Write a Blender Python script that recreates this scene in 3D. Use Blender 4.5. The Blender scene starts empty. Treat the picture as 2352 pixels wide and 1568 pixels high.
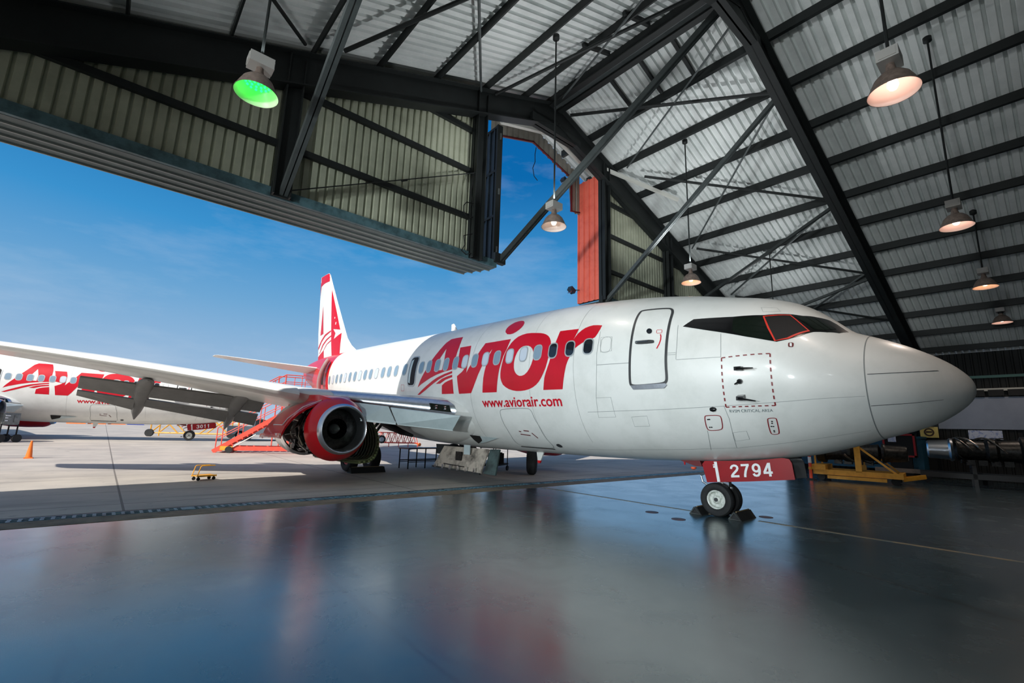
import bpy, bmesh, math, random
from mathutils import Matrix, Vector
random.seed(7)
SC=bpy.context.scene; COL=SC.collection
PI=math.pi
# ------------------------------------------------------------------ helpers
def lin(c):
    c=c/255.0
    return c/12.92 if c<=0.04045 else ((c+0.055)/1.055)**2.4
def rgb(r,g,b): return (lin(r),lin(g),lin(b),1)
MATS={}
def mat(name,col,rough=0.5,metal=0.0,noise=None,emit=None,coat=0.0,spec=0.5,bump=None):
    """noise=(scale, second colour, amount contrast); procedural principled material"""
    m=bpy.data.materials.new(name); m.use_nodes=True
    nt=m.node_tree; b=nt.nodes['Principled BSDF']
    b.inputs['Base Color'].default_value=rgb(*col)
    b.inputs['Roughness'].default_value=rough; b.inputs['Metallic'].default_value=metal
    b.inputs['Specular IOR Level'].default_value=spec
    if coat: b.inputs['Coat Weight'].default_value=coat; b.inputs['Coat Roughness'].default_value=0.08
    tc=nt.nodes.new('ShaderNodeTexCoord')
    if noise:
        n=nt.nodes.new('ShaderNodeTexNoise'); n.inputs['Scale'].default_value=noise[0]; n.inputs['Detail'].default_value=6
        n.inputs['Roughness'].default_value=0.65
        nt.links.new(tc.outputs['Object'],n.inputs['Vector'])
        r=nt.nodes.new('ShaderNodeValToRGB'); lo,hi=noise[2]
        r.color_ramp.elements[0].position=lo; r.color_ramp.elements[1].position=hi
        r.color_ramp.elements[0].color=rgb(*col); r.color_ramp.elements[1].color=rgb(*noise[1])
        nt.links.new(n.outputs['Fac'],r.inputs['Fac']); nt.links.new(r.outputs['Color'],b.inputs['Base Color'])
    if bump:
        n2=nt.nodes.new('ShaderNodeTexNoise'); n2.inputs['Scale'].default_value=bump[0]; n2.inputs['Detail'].default_value=3
        nt.links.new(tc.outputs['Object'],n2.inputs['Vector'])
        bp=nt.nodes.new('ShaderNodeBump'); bp.inputs['Strength'].default_value=bump[1]; bp.inputs['Distance'].default_value=0.02
        nt.links.new(n2.outputs['Fac'],bp.inputs['Height']); nt.links.new(bp.outputs['Normal'],b.inputs['Normal'])
    if emit:
        b.inputs['Emission Color'].default_value=rgb(*emit[0]); b.inputs['Emission Strength'].default_value=emit[1]
    MATS[name]=m; return m
class MB:
    def __init__(s): s.v=[]; s.f=[]
    def add(s,vs,fs):
        o=len(s.v); s.v+= [tuple(p) for p in vs]; s.f+=[tuple(i+o for i in f) for f in fs]
    def box(s,c,d,rot=None):
        hx,hy,hz=d[0]/2,d[1]/2,d[2]/2
        vs=[Vector((x*hx,y*hy,z*hz)) for x in(-1,1) for y in(-1,1) for z in(-1,1)]
        if rot is not None: vs=[rot@p for p in vs]
        s.add([p+Vector(c) for p in vs],[(0,1,3,2),(4,6,7,5),(0,4,5,1),(2,3,7,6),(0,2,6,4),(1,5,7,3)])
        return s
    def b2(s,x0,x1,y0,y1,z0,z1): return s.box(((x0+x1)/2,(y0+y1)/2,(z0+z1)/2),(x1-x0,y1-y0,z1-z0))
    def frame(s,p0,p1,up=(0,0,1)):
        p0,p1=Vector(p0),Vector(p1); d=(p1-p0); L=d.length; d.normalize(); up=Vector(up)
        if abs(d.dot(up))>.98: up=Vector((1,0,0)) if abs(d.x)<.9 else Vector((0,1,0))
        sd=d.cross(up).normalized(); u=sd.cross(d).normalized()
        return p0,p1,d,sd,u,L
    def bar(s,p0,p1,w,h,up=(0,0,1)):
        p0,p1,d,sd,u,L=s.frame(p0,p1,up)
        R=Matrix((d,sd,u)).transposed()
        return s.box((p0+p1)/2,(L,w,h),R)
    def ibeam(s,p0,p1,w,h,t=.02,up=(0,0,1)):
        p0,p1,d,sd,u,L=s.frame(p0,p1,up); R=Matrix((d,sd,u)).transposed(); c=(p0+p1)/2
        s.box(c,(L,t,h),R); s.box(c+u*(h/2-t/2),(L,w,t),R); s.box(c-u*(h/2-t/2),(L,w,t),R); return s
    def tube(s,pts,r,n=8,cap=True):
        pts=[Vector(p) for p in pts]; rings=[]
        d0=(pts[1]-pts[0]).normalized(); a=Vector((0,0,1)) if abs(d0.z)<.9 else Vector((1,0,0))
        u=d0.cross(a).normalized()
        for i,p in enumerate(pts):
            if i==0: d=pts[1]-pts[0]
            elif i==len(pts)-1: d=pts[-1]-pts[-2]
            else: d=(pts[i+1]-p).normalized()+(p-pts[i-1]).normalized()
            d.normalize(); u=(u-d*u.dot(d)).normalized(); w=d.cross(u)
            rr=r[i] if isinstance(r,(list,tuple)) else r
            rings.append([p+(u*math.cos(2*PI*k/n)+w*math.sin(2*PI*k/n))*rr for k in range(n)])
        s.loft(rings,True,cap); return s
    def loft(s,rings,closed=True,cap=False):
        n=len(rings[0]); vs=[p for r in rings for p in r]; fs=[]
        for i in range(len(rings)-1):
            for k in range(n if closed else n-1):
                k2=(k+1)%n; fs.append((i*n+k,i*n+k2,(i+1)*n+k2,(i+1)*n+k))
        if cap:
            fs.append(tuple(range(n-1,-1,-1))); fs.append(tuple((len(rings)-1)*n+k for k in range(n)))
        s.add(vs,fs); return s
    def lathe(s,prof,c=(0,0,0),axis='x',n=32,a0=0,a1=2*PI,cap=False):
        """prof: (along axis, radius)"""
        full=abs(a1-a0-2*PI)<1e-6; m=n if full else n+1; rings=[]
        for t,r in prof:
            ring=[]
            for k in range(m):
                a=a0+(a1-a0)*k/n; p,q=r*math.cos(a),r*math.sin(a)
                v=(t,p,q) if axis=='x' else ((p,t,q) if axis=='y' else (p,q,t))
                ring.append(Vector(v)+Vector(c))
            rings.append(ring)
        s.loft(rings,full,cap and full); return s
    def poly(s,pts): s.add(pts,[tuple(range(len(pts)))]); return s
    def prism(s,pts,d):
        d=Vector(d); a=[Vector(p) for p in pts]; b=[p+d for p in a]; n=len(a)
        s.add(a+b,[tuple(range(n-1,-1,-1)),tuple(range(n,2*n))]+[(i,(i+1)%n,n+(i+1)%n,n+i) for i in range(n)]); return s
    def build(s,name,m,parent=None,smooth=False,sharp=35,loc=None,flip=True):
        me=bpy.data.meshes.new(name); me.from_pydata(s.v,[],s.f)
        bm=bmesh.new(); bm.from_mesh(me)
        if flip: bmesh.ops.recalc_face_normals(bm,faces=bm.faces)
        bm.to_mesh(me); bm.free()
        return link(name,me,m,parent,smooth,sharp,loc)
def link(name,me,m,parent=None,smooth=False,sharp=35,loc=None):
    if isinstance(m,str): m=MATS[m]
    if not me.materials: me.materials.append(m)
    if smooth:
        for p in me.polygons: p.use_smooth=True
        try: me.set_sharp_from_angle(angle=math.radians(sharp))
        except Exception: pass
    o=bpy.data.objects.new(name,me); COL.objects.link(o)
    if parent is not None: o.parent=parent
    if loc is not None: o.location=loc
    return o
def tag(o,label=None,cat=None,group=None,kind=None):
    if label: o['label']=label
    if cat: o['category']=cat
    if group: o['group']=group
    if kind: o['kind']=kind
    return o
def thing(name,label,cat,loc=(0,0,0),rz=0,group=None):
    o=bpy.data.objects.new(name,None); COL.objects.link(o); o.location=loc; o.rotation_euler=(0,0,rz)
    o.empty_display_size=.2
    return tag(o,label,cat,group)
def struct(o): o['kind']='structure'; return o
KID={}
def kids(o): return [c for c in bpy.data.objects if c.parent is o]
def dup(root,loc,rz,label,skip=()):
    r=root.copy(); COL.objects.link(r); r.location=loc; r.rotation_euler=(0,0,rz); r['label']=label
    for ch in kids(root):
        if ch.name.split('.')[0] in skip: continue
        c=ch.copy(); COL.objects.link(c); c.parent=r
        for g in kids(ch):
            d=g.copy(); COL.objects.link(d); d.parent=c
    return r
# ------------------------------------------------------------------ materials
white=mat('white_paint',(222,224,221),.36,noise=(1.3,(204,207,203),(.45,.8)),coat=.2)
red=mat('red_paint',(206,16,28),.3,noise=(2.0,(186,12,24),(.4,.8)),coat=.25,spec=.35)
redflat=mat('red_lettering',(196,12,36),.4,noise=(1.5,(182,10,32),(.4,.8)),coat=.1,spec=.3)
orange_red=mat('orange_red_paint',(226,84,66),.5,noise=(6,(200,70,56),(.4,.75)))
doorred=mat('door_red_paint',(250,120,98),.5,noise=(3,(232,98,80),(.45,.8)))
silver=mat('bare_metal',(200,206,214),.34,1.0,noise=(8,(176,182,192),(.4,.7)))
lipmetal=mat('lip_metal',(205,210,216),.3,1.0)
paleblue=mat('pale_grey_paint',(190,206,210),.4,noise=(3,(172,190,194),(.4,.8)))
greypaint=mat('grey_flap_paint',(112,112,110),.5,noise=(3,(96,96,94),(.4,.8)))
darkgrey=mat('dark_grey',(52,54,56),.5)
black=mat('black_paint',(12,12,14),.25,coat=.3)
rubber=mat('rubber',(26,28,30),.75,noise=(9,(36,38,40),(.4,.7)))
line_m=mat('panel_gap',(132,138,138),.6)
dark_m=mat('dark_void',(9,9,11),.7)
steel=mat('frame_steel',(26,31,31),.6,noise=(2.5,(18,22,22),(.4,.75)))
steel_lt=mat('brace_steel',(82,88,88),.5,noise=(4,(66,72,72),(.4,.75)))
strut_dark=mat('strut_steel',(44,50,50),.5,noise=(4,(34,40,40),(.4,.75)))
sheet_roof=mat('roof_sheet',(232,236,234),.45,0,noise=(.9,(204,210,208),(.42,.75)))
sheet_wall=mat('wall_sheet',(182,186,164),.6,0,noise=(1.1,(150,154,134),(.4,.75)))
teal=mat('teal_steel',(84,116,124),.5,noise=(4,(48,70,74),(.4,.7)))
track=mat('track_steel',(96,108,108),.5,noise=(3,(80,92,92),(.4,.7)))
trackline=mat('track_flange',(150,156,150),.4,.4)
whitebeam=mat('white_beam',(214,214,206),.5)
navy=mat('navy_panel',(42,58,72),.5,noise=(2,(30,44,56),(.4,.7)))
chrome=mat('chrome',(220,222,224),.12,1.0)
winglass=mat('window_glass',(128,150,168),.12,0,spec=.7)
winglass2=mat('window_shade',(196,206,218),.15,0,spec=.8)
windark=mat('window_dark',(22,28,36),.06,spec=.9)
cock=mat('cockpit_glass',(20,27,22),.08,spec=.4)
frame_m=mat('window_frame',(176,182,184),.35,.3)
olive=mat('cowl_liner',(84,92,58),.55,noise=(7,(60,66,42),(.4,.7)))
core=mat('engine_core',(60,60,58),.4,.6,noise=(12,(30,30,30),(.4,.65)))
pipe=mat('engine_pipe',(150,142,130),.35,.8,noise=(10,(96,90,84),(.4,.7)))
soot=mat('sooty_panel',(186,176,164),.6,noise=(2.4,(40,36,34),(.42,.7)))
yellow=mat('yellow_paint',(222,160,50),.5,noise=(5,(188,130,36),(.45,.8)))
orange=mat('orange_plastic',(240,120,40),.5)
bluebox=mat('blue_paint',(30,92,120),.5,noise=(2,(22,72,96),(.4,.75)))
tan=mat('tan_timber',(150,132,116),.7,noise=(6,(120,104,90),(.4,.7)))
wallwhite=mat('wall_white',(150,160,176),.6,noise=(1.2,(136,146,162),(.4,.8)))
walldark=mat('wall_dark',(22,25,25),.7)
maroon=mat('maroon',(96,14,22),.5)
deepred=mat('gear_door_red',(150,8,20),.35,noise=(2,(132,6,16),(.4,.8)),coat=.15,spec=.35)
numwhite=mat('number_white',(232,236,238),.4)
greytext=mat('grey_text',(72,92,98),.5)
texttan=mat('sign_yellow',(226,200,110),.5)
signbrown=mat('sign_brown',(70,44,20),.5)
paper=mat('paper',(214,220,236),.5,noise=(9,(150,168,214),(.5,.62)))
truckgrey=mat('truck_silver',(170,186,196),.3,.3)
gpu_m=mat('cart_grey',(126,130,128),.5,noise=(8,(96,100,98),(.4,.7)))
bluepl=mat('blue_plastic',(20,60,160),.4)
green_h=mat('green_hose',(70,130,80),.5)
lamp_out=mat('lamp_reflector',(150,132,122),.45,.3,noise=(14,(112,98,90),(.4,.7)))
lamp_box=mat('lamp_ballast',(190,188,184),.45,.2)
lamp_in=mat('reflector_inner',(230,214,206),.35)
bulb_w=mat('bulb_warm',(255,214,178),.4,emit=((255,200,155),10))
bulb_p=mat('bulb_pink',(255,226,214),.4,emit=((255,216,200),8))
bulb_d=mat('bulb_dim',(255,240,225),.4,emit=((255,236,214),2.2))
bulb_g=mat('bulb_green',(120,255,140),.4,emit=((10,255,60),9))
# ---- fuselage surface: stations (x aft of nose, top z, bottom z, half width, z of max width)
ST = [(0.00,2.52,2.52,0.00,2.52),(0.03,2.66,2.38,0.15,2.52),(0.10,2.77,2.28,0.28,2.53),(0.25,2.93,2.14,0.47,2.54),
 (0.50,3.12,1.97,0.70,2.56),(0.80,3.30,1.84,0.90,2.59),(1.22,3.50,1.70,1.12,2.63),(1.45,3.60,1.61,1.22,2.67),
 (1.70,3.83,1.53,1.32,2.72),(2.00,4.10,1.44,1.43,2.78),(2.30,4.29,1.36,1.52,2.85),(2.80,4.48,1.27,1.62,2.95),
 (3.50,4.64,1.18,1.73,3.05),(4.30,4.82,1.11,1.81,3.12),(5.20,4.97,1.07,1.86,3.17),(6.30,5.09,1.04,1.88,3.20),
 (8.00,5.21,1.03,1.88,3.22),(12.0,5.28,1.04,1.88,3.22),(15.5,5.33,1.24,1.88,3.27),(18.5,5.40,1.48,1.86,3.36),
 (21.0,5.45,1.80,1.70,3.55),(23.5,5.50,2.30,1.42,3.88),(26.0,5.50,3.08,1.02,4.28),(28.0,5.42,3.75,0.66,4.58),
 (29.6,5.25,4.30,0.34,4.78),(30.3,5.02,4.62,0.12,4.84)]
def _pchip(xs, ys):
    n=len(xs); h=[xs[i+1]-xs[i] for i in range(n-1)]; d=[(ys[i+1]-ys[i])/h[i] for i in range(n-1)]
    m=[0]*n; m[0]=d[0]; m[-1]=d[-1]
    for i in range(1,n-1):
        if d[i-1]*d[i]>0:
            w1=2*h[i]+h[i-1]; w2=h[i]+2*h[i-1]; m[i]=(w1+w2)/(w1/d[i-1]+w2/d[i])
    def f(x):
        if x<=xs[0]: return ys[0]
        if x>=xs[-1]: return ys[-1]
        i=max(j for j in range(n-1) if xs[j]<=x); t=(x-xs[i])/h[i]
        return (1+2*t)*(1-t)**2*ys[i]+t*(1-t)**2*h[i]*m[i]+t*t*(3-2*t)*ys[i+1]+t*t*(t-1)*h[i]*m[i+1]
    return f
_fx=[s[0]**.5 for s in ST]
_F=[_pchip(_fx,[s[k] for s in ST]) for k in (1,2,3,4)]
def sect(x):
    r=max(x,0)**.5
    return [F(r) for F in _F]
def fus(x, th, off=0.0):
    """point of the fuselage skin; th = angle above the widest line on the starboard side"""
    zt,zb,w,zm=sect(x)
    c,s=math.cos(th),math.sin(th)
    e=2/2.12
    cy=abs(c)**e*(1 if c>=0 else -1); sz=abs(s)**e*(1 if s>=0 else -1)
    a=(zt-zm) if s>=0 else (zm-zb)
    y=w*cy; z=zm+a*sz
    if off:
        ny=cy*a; nz=sz*w; l=math.hypot(ny,nz) or 1
        y+=off*ny/l; z+=off*nz/l
    return (x,y,z)
RS=2.0   # s = RS*th is the girth coordinate used for markings
DEC={
'A1':[(11.751,1.45),(12.098,1.463),(12.404,1.449),(12.562,1.303),(12.669,1.094),(12.802,0.87),(12.947,0.664),(13.089,0.489),(13.219,0.303),(13.358,0.144),(13.48,0.012),(13.565,-0.085),(13.635,-0.186),(13.393,-0.09),(13.145,-0.021),(12.836,0.059),(12.537,0.126),(12.084,0.196),(11.657,0.234),(11.623,0.381),(11.59,0.546),(11.598,0.738),(11.608,0.941),(11.657,1.171)],
'A1h':[(12.33,1.005),(12.214,0.602),(12.23,0.255),(12.705,0.251),(12.602,0.436),(12.509,0.627),(12.413,0.822)],
'A2':[(13.668,-0.413),(13.392,-0.279),(13.062,-0.142),(12.753,-0.031),(12.455,0.049),(12.069,0.127),(11.646,0.186),(11.634,0.125),(11.994,0.07),(12.379,-0.013),(12.643,-0.091),(12.919,-0.19),(13.21,-0.3),(13.518,-0.41)],
'A3':[(12.519,-0.114),(12.341,-0.044),(12.181,0.003),(11.913,0.047),(11.626,0.079),(11.618,0.017),(11.981,-0.03),(12.269,-0.117)],
'A4':[(12.187,-0.41),(12.169,-0.168),(12.008,-0.1),(11.849,-0.065),(11.6,-0.027),(11.568,-0.181),(11.545,-0.42)],
'v':[(11.535,0.955),(11.247,0.956),(10.967,0.956),(10.887,0.693),(10.872,0.483),(10.88,0.272),(10.903,0.085),(10.788,0.225),(10.662,0.366),(10.56,0.491),(10.457,0.622),(10.368,0.775),(10.269,0.957),(9.864,0.954),(9.504,0.956),(9.142,0.955),(9.159,0.788),(9.19,0.625),(9.266,0.443),(9.323,0.252),(9.379,0.089),(9.418,-0.053),(9.46,-0.241),(9.504,-0.447),(9.807,-0.443),(10.131,-0.438),(10.098,-0.242),(10.07,-0.074),(10.028,0.071),(9.982,0.223),(9.939,0.368),(9.895,0.537),(9.828,0.722),(9.935,0.577),(10.035,0.444),(10.14,0.267),(10.238,0.115),(10.343,-0.02),(10.443,-0.155),(10.537,-0.284),(10.668,-0.432),(10.954,-0.433),(11.267,-0.432),(11.291,-0.285),(11.324,-0.13),(11.366,0.028),(11.133,0.124),(11.022,0.202),(11.369,0.273),(11.399,0.418),(11.437,0.61),(11.474,0.775)],
'o':[(8.129,1.021),(8.365,1.057),(8.552,1.069),(8.724,1.045),(8.865,0.999),(8.971,0.92),(9.067,0.811),(9.123,0.709),(9.179,0.606),(9.226,0.472),(9.257,0.343),(9.285,0.203),(9.313,0.07),(9.326,-0.02),(9.318,-0.111),(9.28,-0.194),(9.227,-0.271),(9.122,-0.335),(8.987,-0.391),(8.829,-0.428),(8.694,-0.447),(8.538,-0.452),(8.382,-0.444),(8.226,-0.423),(8.071,-0.383),(7.947,-0.33),(7.841,-0.262),(7.749,-0.177),(7.678,-0.09),(7.606,0.004),(7.555,0.124),(7.512,0.28),(7.493,0.436),(7.493,0.564),(7.529,0.685),(7.59,0.779),(7.672,0.861),(7.768,0.919),(7.878,0.965),(8.003,0.999)],
'oh':[(8.428,0.651),(8.325,0.636),(8.225,0.594),(8.151,0.532),(8.096,0.445),(8.072,0.349),(8.073,0.243),(8.115,0.125),(8.182,0.026),(8.266,-0.039),(8.366,-0.087),(8.459,-0.105),(8.553,-0.103),(8.634,-0.078),(8.703,-0.035),(8.752,0.014),(8.779,0.078),(8.789,0.175),(8.785,0.272),(8.765,0.383),(8.72,0.484),(8.665,0.566),(8.598,0.617),(8.516,0.647)],
'r':[(7.301,0.968),(7.089,0.973),(6.893,0.973),(6.697,0.973),(6.714,0.856),(6.746,0.74),(6.782,0.649),(6.726,0.744),(6.67,0.83),(6.588,0.916),(6.502,0.981),(6.392,1.022),(6.277,1.043),(6.143,1.031),(6.012,1.008),(6.034,0.891),(6.07,0.774),(6.131,0.659),(6.229,0.61),(6.328,0.593),(6.41,0.569),(6.491,0.532),(6.577,0.483),(6.668,0.423),(6.738,0.33),(6.807,0.229),(6.872,0.128),(6.924,0.022),(6.965,-0.093),(7.004,-0.223),(7.038,-0.345),(7.07,-0.463),(7.278,-0.462),(7.491,-0.46),(7.71,-0.458),(7.681,-0.333),(7.649,-0.194),(7.605,-0.098),(7.557,-0.019),(7.501,0.087),(7.452,0.218),(7.399,0.397),(7.359,0.584),(7.323,0.767)],
'dot':[(9.566,1.288),(9.618,1.391),(9.626,1.493),(9.603,1.589),(9.554,1.674),(9.475,1.757),(9.366,1.792),(9.242,1.794),(9.111,1.749),(9.003,1.653),(8.948,1.559),(8.923,1.462),(8.932,1.378),(8.984,1.282),(9.07,1.207),(9.167,1.163),(9.282,1.149),(9.422,1.177)],
'www':[(10.208,-0.823),(7.16,-0.844),(7.431,-0.646),(10.111,-0.637)],
'rvsm_txt':[(3.244,-1.014),(2.547,-0.988),(2.538,-0.927)],
'mask':[(4.036,0.854),(3.852,1.095),(3.547,1.157),(3.132,1.233),(2.633,1.396),(2.257,1.642),(2.071,1.773),(1.891,2.06),(1.755,2.38),(1.655,2.4),(1.577,2.373),(1.479,2.3),(1.568,1.795),(1.708,1.496),(1.874,1.25),(2.044,0.941),(2.21,0.742),(2.377,0.614),(2.574,0.621),(2.849,0.645),(3.162,0.699),(3.588,0.769)],
'pane3':[(3.117,1.154),(3.115,1.189),(2.664,1.322),(2.638,1.297),(2.51,0.911),(2.461,0.643),(2.517,0.621),(2.849,0.655),(3.08,0.735),(3.104,0.839)],
'pane2':[(2.623,1.33),(2.232,1.59),(1.935,1.212),(2.211,0.766),(2.396,0.629),(2.514,0.967)],
'pane1':[(2.179,1.6),(2.002,1.789),(1.849,1.983),(1.723,1.906),(1.612,1.949),(1.729,1.559),(1.863,1.355)],
'door':[(5.175,-0.409),(5.159,-0.126),(5.138,0.214),(5.132,0.678),(5.142,1.133),(5.122,1.387),(5.082,1.451),(4.769,1.491),(4.492,1.512),(4.399,1.476),(4.342,1.345),(4.332,1.096),(4.324,0.753),(4.324,0.306),(4.339,-0.053),(4.335,-0.278),(4.353,-0.372),(4.423,-0.414),(4.61,-0.432),(4.887,-0.448),(5.059,-0.455),(5.138,-0.439)],
'sill':[(5.168,-0.438),(4.37,-0.403),(4.341,-0.439),(4.409,-0.499),(4.757,-0.513),(5.104,-0.521)],
'dhandle':[(5.051,0.447),(5.01,0.482),(4.616,0.503),(4.588,0.43),(4.622,0.401),(5.015,0.384)],
'dwin':[(4.813,0.73),(4.795,0.793),(4.747,0.809),(4.697,0.779),(4.672,0.725),(4.685,0.668),(4.727,0.649),(4.778,0.667)],
'darrow':[(4.534,0.274),(4.485,0.383),(4.459,0.49),(4.463,0.586),(4.479,0.636)],
'dred':[(4.575,0.74),(4.572,0.757),(4.472,0.762),(4.456,0.741),(4.453,0.686),(4.467,0.669),(4.559,0.664),(4.573,0.688)],
'wired':[(2.207,0.628),(2.199,0.659),(2.139,0.688),(2.125,0.667),(2.128,0.59),(2.138,0.558),(2.198,0.536),(2.208,0.561)],
'rvsm':[(3.266,0.086),(2.472,0.292),(2.484,-0.837),(3.296,-0.897)],
'hatchA':[(3.735,-1.106),(3.683,-1.084),(3.447,-1.079),(3.43,-1.152),(3.456,-1.367),(3.502,-1.448),(3.723,-1.466),(3.766,-1.409)],
'hatchB':[(2.667,-1.187),(2.642,-1.156),(2.535,-1.146),(2.518,-1.189),(2.545,-1.559),(2.576,-1.616),(2.674,-1.616),(2.689,-1.549)],
'pitot':[(2.966,-0.093),(2.703,-0.061),(2.99,-0.657),(2.727,-0.691),(2.981,-0.339),(3.06,-0.398),(3.541,-0.948)],
'dotsA':[(3.685,-1.179),(3.655,-1.176),(3.698,-1.372),(3.663,-1.372)],
'dotsB':[(2.602,-1.237),(2.61,-1.286),(2.636,-1.374),(2.605,-1.376),(2.618,-1.497),(2.621,-1.535)],
'win':[(6.287,0.434),(6.839,0.422),(7.394,0.415),(7.927,0.413),(8.454,0.419),(8.998,0.414),(9.533,0.413),(10.049,0.421),(10.554,0.42),(11.041,0.429),(11.525,0.424),(12.047,0.425),(12.542,0.424),(13.041,0.427),(13.521,0.418)],
'winaft':[(14.646,0.413),(15.269,0.4)],
'winaft2':[(15.797,0.395),(16.294,0.386),(16.835,0.377),(17.341,0.364),(17.841,0.354),(18.342,0.335),(18.842,0.319),(19.4,0.3),(19.977,0.264),(20.548,0.233),(21.123,0.195),(21.69,0.143),(22.261,0.082)],
'winsz':[(6.418,0.263),(6.156,0.619)],
'plug':[(5.916,0.255),(5.647,0.624)],
'exit':[(14.291,0.821),(13.86,0.766),(13.867,-0.122),(14.276,-0.112)],
'cargo':[(9.535,-0.97),(9.428,-0.889),(8.407,-0.879),(8.274,-0.933),(8.245,-1.172),(8.176,-1.415),(8.182,-1.78),(8.163,-2.205),(8.3,-2.303),(9.497,-2.268),(9.576,-2.072),(9.503,-1.653),(9.547,-1.25)],
'cargosill':[(9.538,-2.288),(8.249,-2.319)],
'cargoh':[(9.068,-1.574),(8.987,-1.593),(8.867,-1.547),(8.673,-1.562),(9.069,-1.682),(8.708,-1.722),(8.599,-1.622),(8.485,-1.818)],
'oval':[(8.005,-2.059),(7.886,-2.017),(7.831,-2.114),(7.879,-2.21),(7.989,-2.221),(8.035,-2.143)],
'line0':[(1.251,-0.532),(1.44,-0.562),(1.634,-0.598),(1.834,-0.631),(2.036,-0.673),(2.246,-0.718),(2.468,-0.76),(2.752,-0.804),(3.05,-0.842),(3.363,-0.876),(3.74,-0.902),(4.143,-0.925),(4.577,-0.95),(5.139,-0.968),(5.757,-0.981),(6.44,-0.996)],
'line1':[(1.303,-1.946),(1.471,-1.908),(1.646,-1.904),(1.826,-1.905),(2.06,-1.901),(2.306,-1.912),(2.57,-1.951),(2.817,-1.976),(3.076,-2.007),(3.348,-2.044),(3.684,-2.045),(4.042,-2.052),(4.428,-2.074),(4.992,-2.103),(5.616,-2.142),(6.312,-2.198),(6.556,-2.21),(6.808,-2.224),(7.07,-2.238)],
'line2':[(3.29,0.689),(3.279,0.48),(3.275,0.287),(3.277,0.107)],
'line3':[(4.12,0.026),(3.824,0.046),(3.544,0.073),(3.277,0.107)],
'line4':[(4.139,0.897),(4.114,0.572),(4.112,0.285),(4.127,0.031)],
'line5':[(6.109,-0.691),(6.045,-0.366),(6.015,-0.062),(6.018,0.266),(6.003,0.438),(5.999,0.622),(6.009,0.822)],
'line6':[(6.009,-0.015),(5.716,-0.015),(5.435,-0.014),(5.166,-0.012)],
'line7':[(3.33,-0.871),(3.316,-0.971),(3.305,-1.075),(3.295,-1.182),(3.306,-1.337),(3.321,-1.503),(3.344,-1.685),(3.355,-1.791),(3.37,-1.905),(3.389,-2.031)],
'line8':[(3.768,-1.459),(3.799,-1.645),(3.843,-1.855),(3.905,-2.104)],
'rad1':[(1.19,0.184),(1.076,0.234),(0.963,0.287),(0.852,0.348),(0.743,0.425),(0.649,0.508),(0.556,0.61),(0.464,0.74),(0.373,0.918)],
'rad2':[(1.203,-0.884),(1.079,-0.881),(0.957,-0.879),(0.837,-0.879),(0.719,-0.883),(0.628,-0.874),(0.539,-0.871),(0.45,-0.879),(0.363,-0.906)],
'box0':[(5.303,-1.119),(4.931,-1.096),(4.946,-1.346),(5.31,-1.358)],
'box1':[(3.318,-1.531),(3.071,-1.494),(3.079,-1.747),(3.342,-1.797)],
'box2':[(6.106,-0.678),(5.708,-0.673),(5.704,-1.117),(6.172,-1.131)],
'box3':[(5.958,0.641),(5.65,0.632),(5.621,0.269),(5.916,0.259)],
'box4':[(4.695,0.24),(4.519,0.222),(4.518,0.034),(4.695,0.002)],
'box5':[(2.723,1.732),(2.474,1.826),(2.398,1.681),(2.66,1.526)],
'box6':[(4.13,0.176),(4.571,0.162),(4.571,0.118),(4.135,0.135)],
'aftmark':[(14.77,-0.083),(14.562,-0.088),(14.559,-0.274),(14.765,-0.271)],
'redtail':[(22.998,1.216),(23.056,0.961),(22.873,0.57),(22.832,0.183),(22.648,-0.144),(22.344,-0.389),(22.184,-0.465)],
'scoop':[(11.431,-1.786),(11.17,-1.798),(10.934,-1.821),(10.961,-1.922),(11.021,-2.035),(11.417,-2.258),(11.434,-2.034)],
'ramp':[(10.934,-1.821),(10.505,-1.839),(10.126,-1.867),(10.473,-1.972),(10.893,-2.114),(11.388,-2.256),(11.021,-2.035),(10.961,-1.922)]}
FIN=[
 ('fin_tip_panel',[(29.237,10.983),(28.768,11.033),(27.956,10.994),(27.803,10.903),(27.638,10.352),(28.457,10.367),(29.053,10.3)]),
 ('fin_letter_stroke',[(27.121,9.71),(26.519,8.864),(25.831,7.885),(25.187,6.955),(26.093,7.105),(25.719,6.822),(25.848,6.482),(24.969,6.742),(24.856,6.052),(24.786,5.363),(25.88,5.312),(26.195,6.45),(26.641,8.016)]),
 ('fin_inner_mark',[(28.262,8.865),(27.688,7.042),(28.254,7.001),(28.243,7.798)]),
 ('fin_stripe',[(26.409,7.073),(26.387,6.986),(27.276,6.835),(27.909,6.554),(28.455,6.123),(28.499,6.284),(28.006,6.669),(27.369,6.949)]),
 ('fin_stripe',[(26.295,6.76),(26.275,6.678),(26.95,6.541),(27.519,6.304),(27.955,5.994),(28.061,5.902),(28.21,5.865),(27.666,6.372),(27.034,6.627)]),
 ('fin_stripe',[(26.226,6.479),(26.207,6.403),(26.884,6.283),(27.371,5.984),(27.214,5.242),(28.281,5.256),(28.398,5.677),(28.035,5.807),(27.437,5.991),(26.954,6.316)]),
 ('fin_trailing_edge',[(29.274,10.655),(29.003,10.373),(29.08,9.89),(29.067,9.336)]),
]
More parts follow.
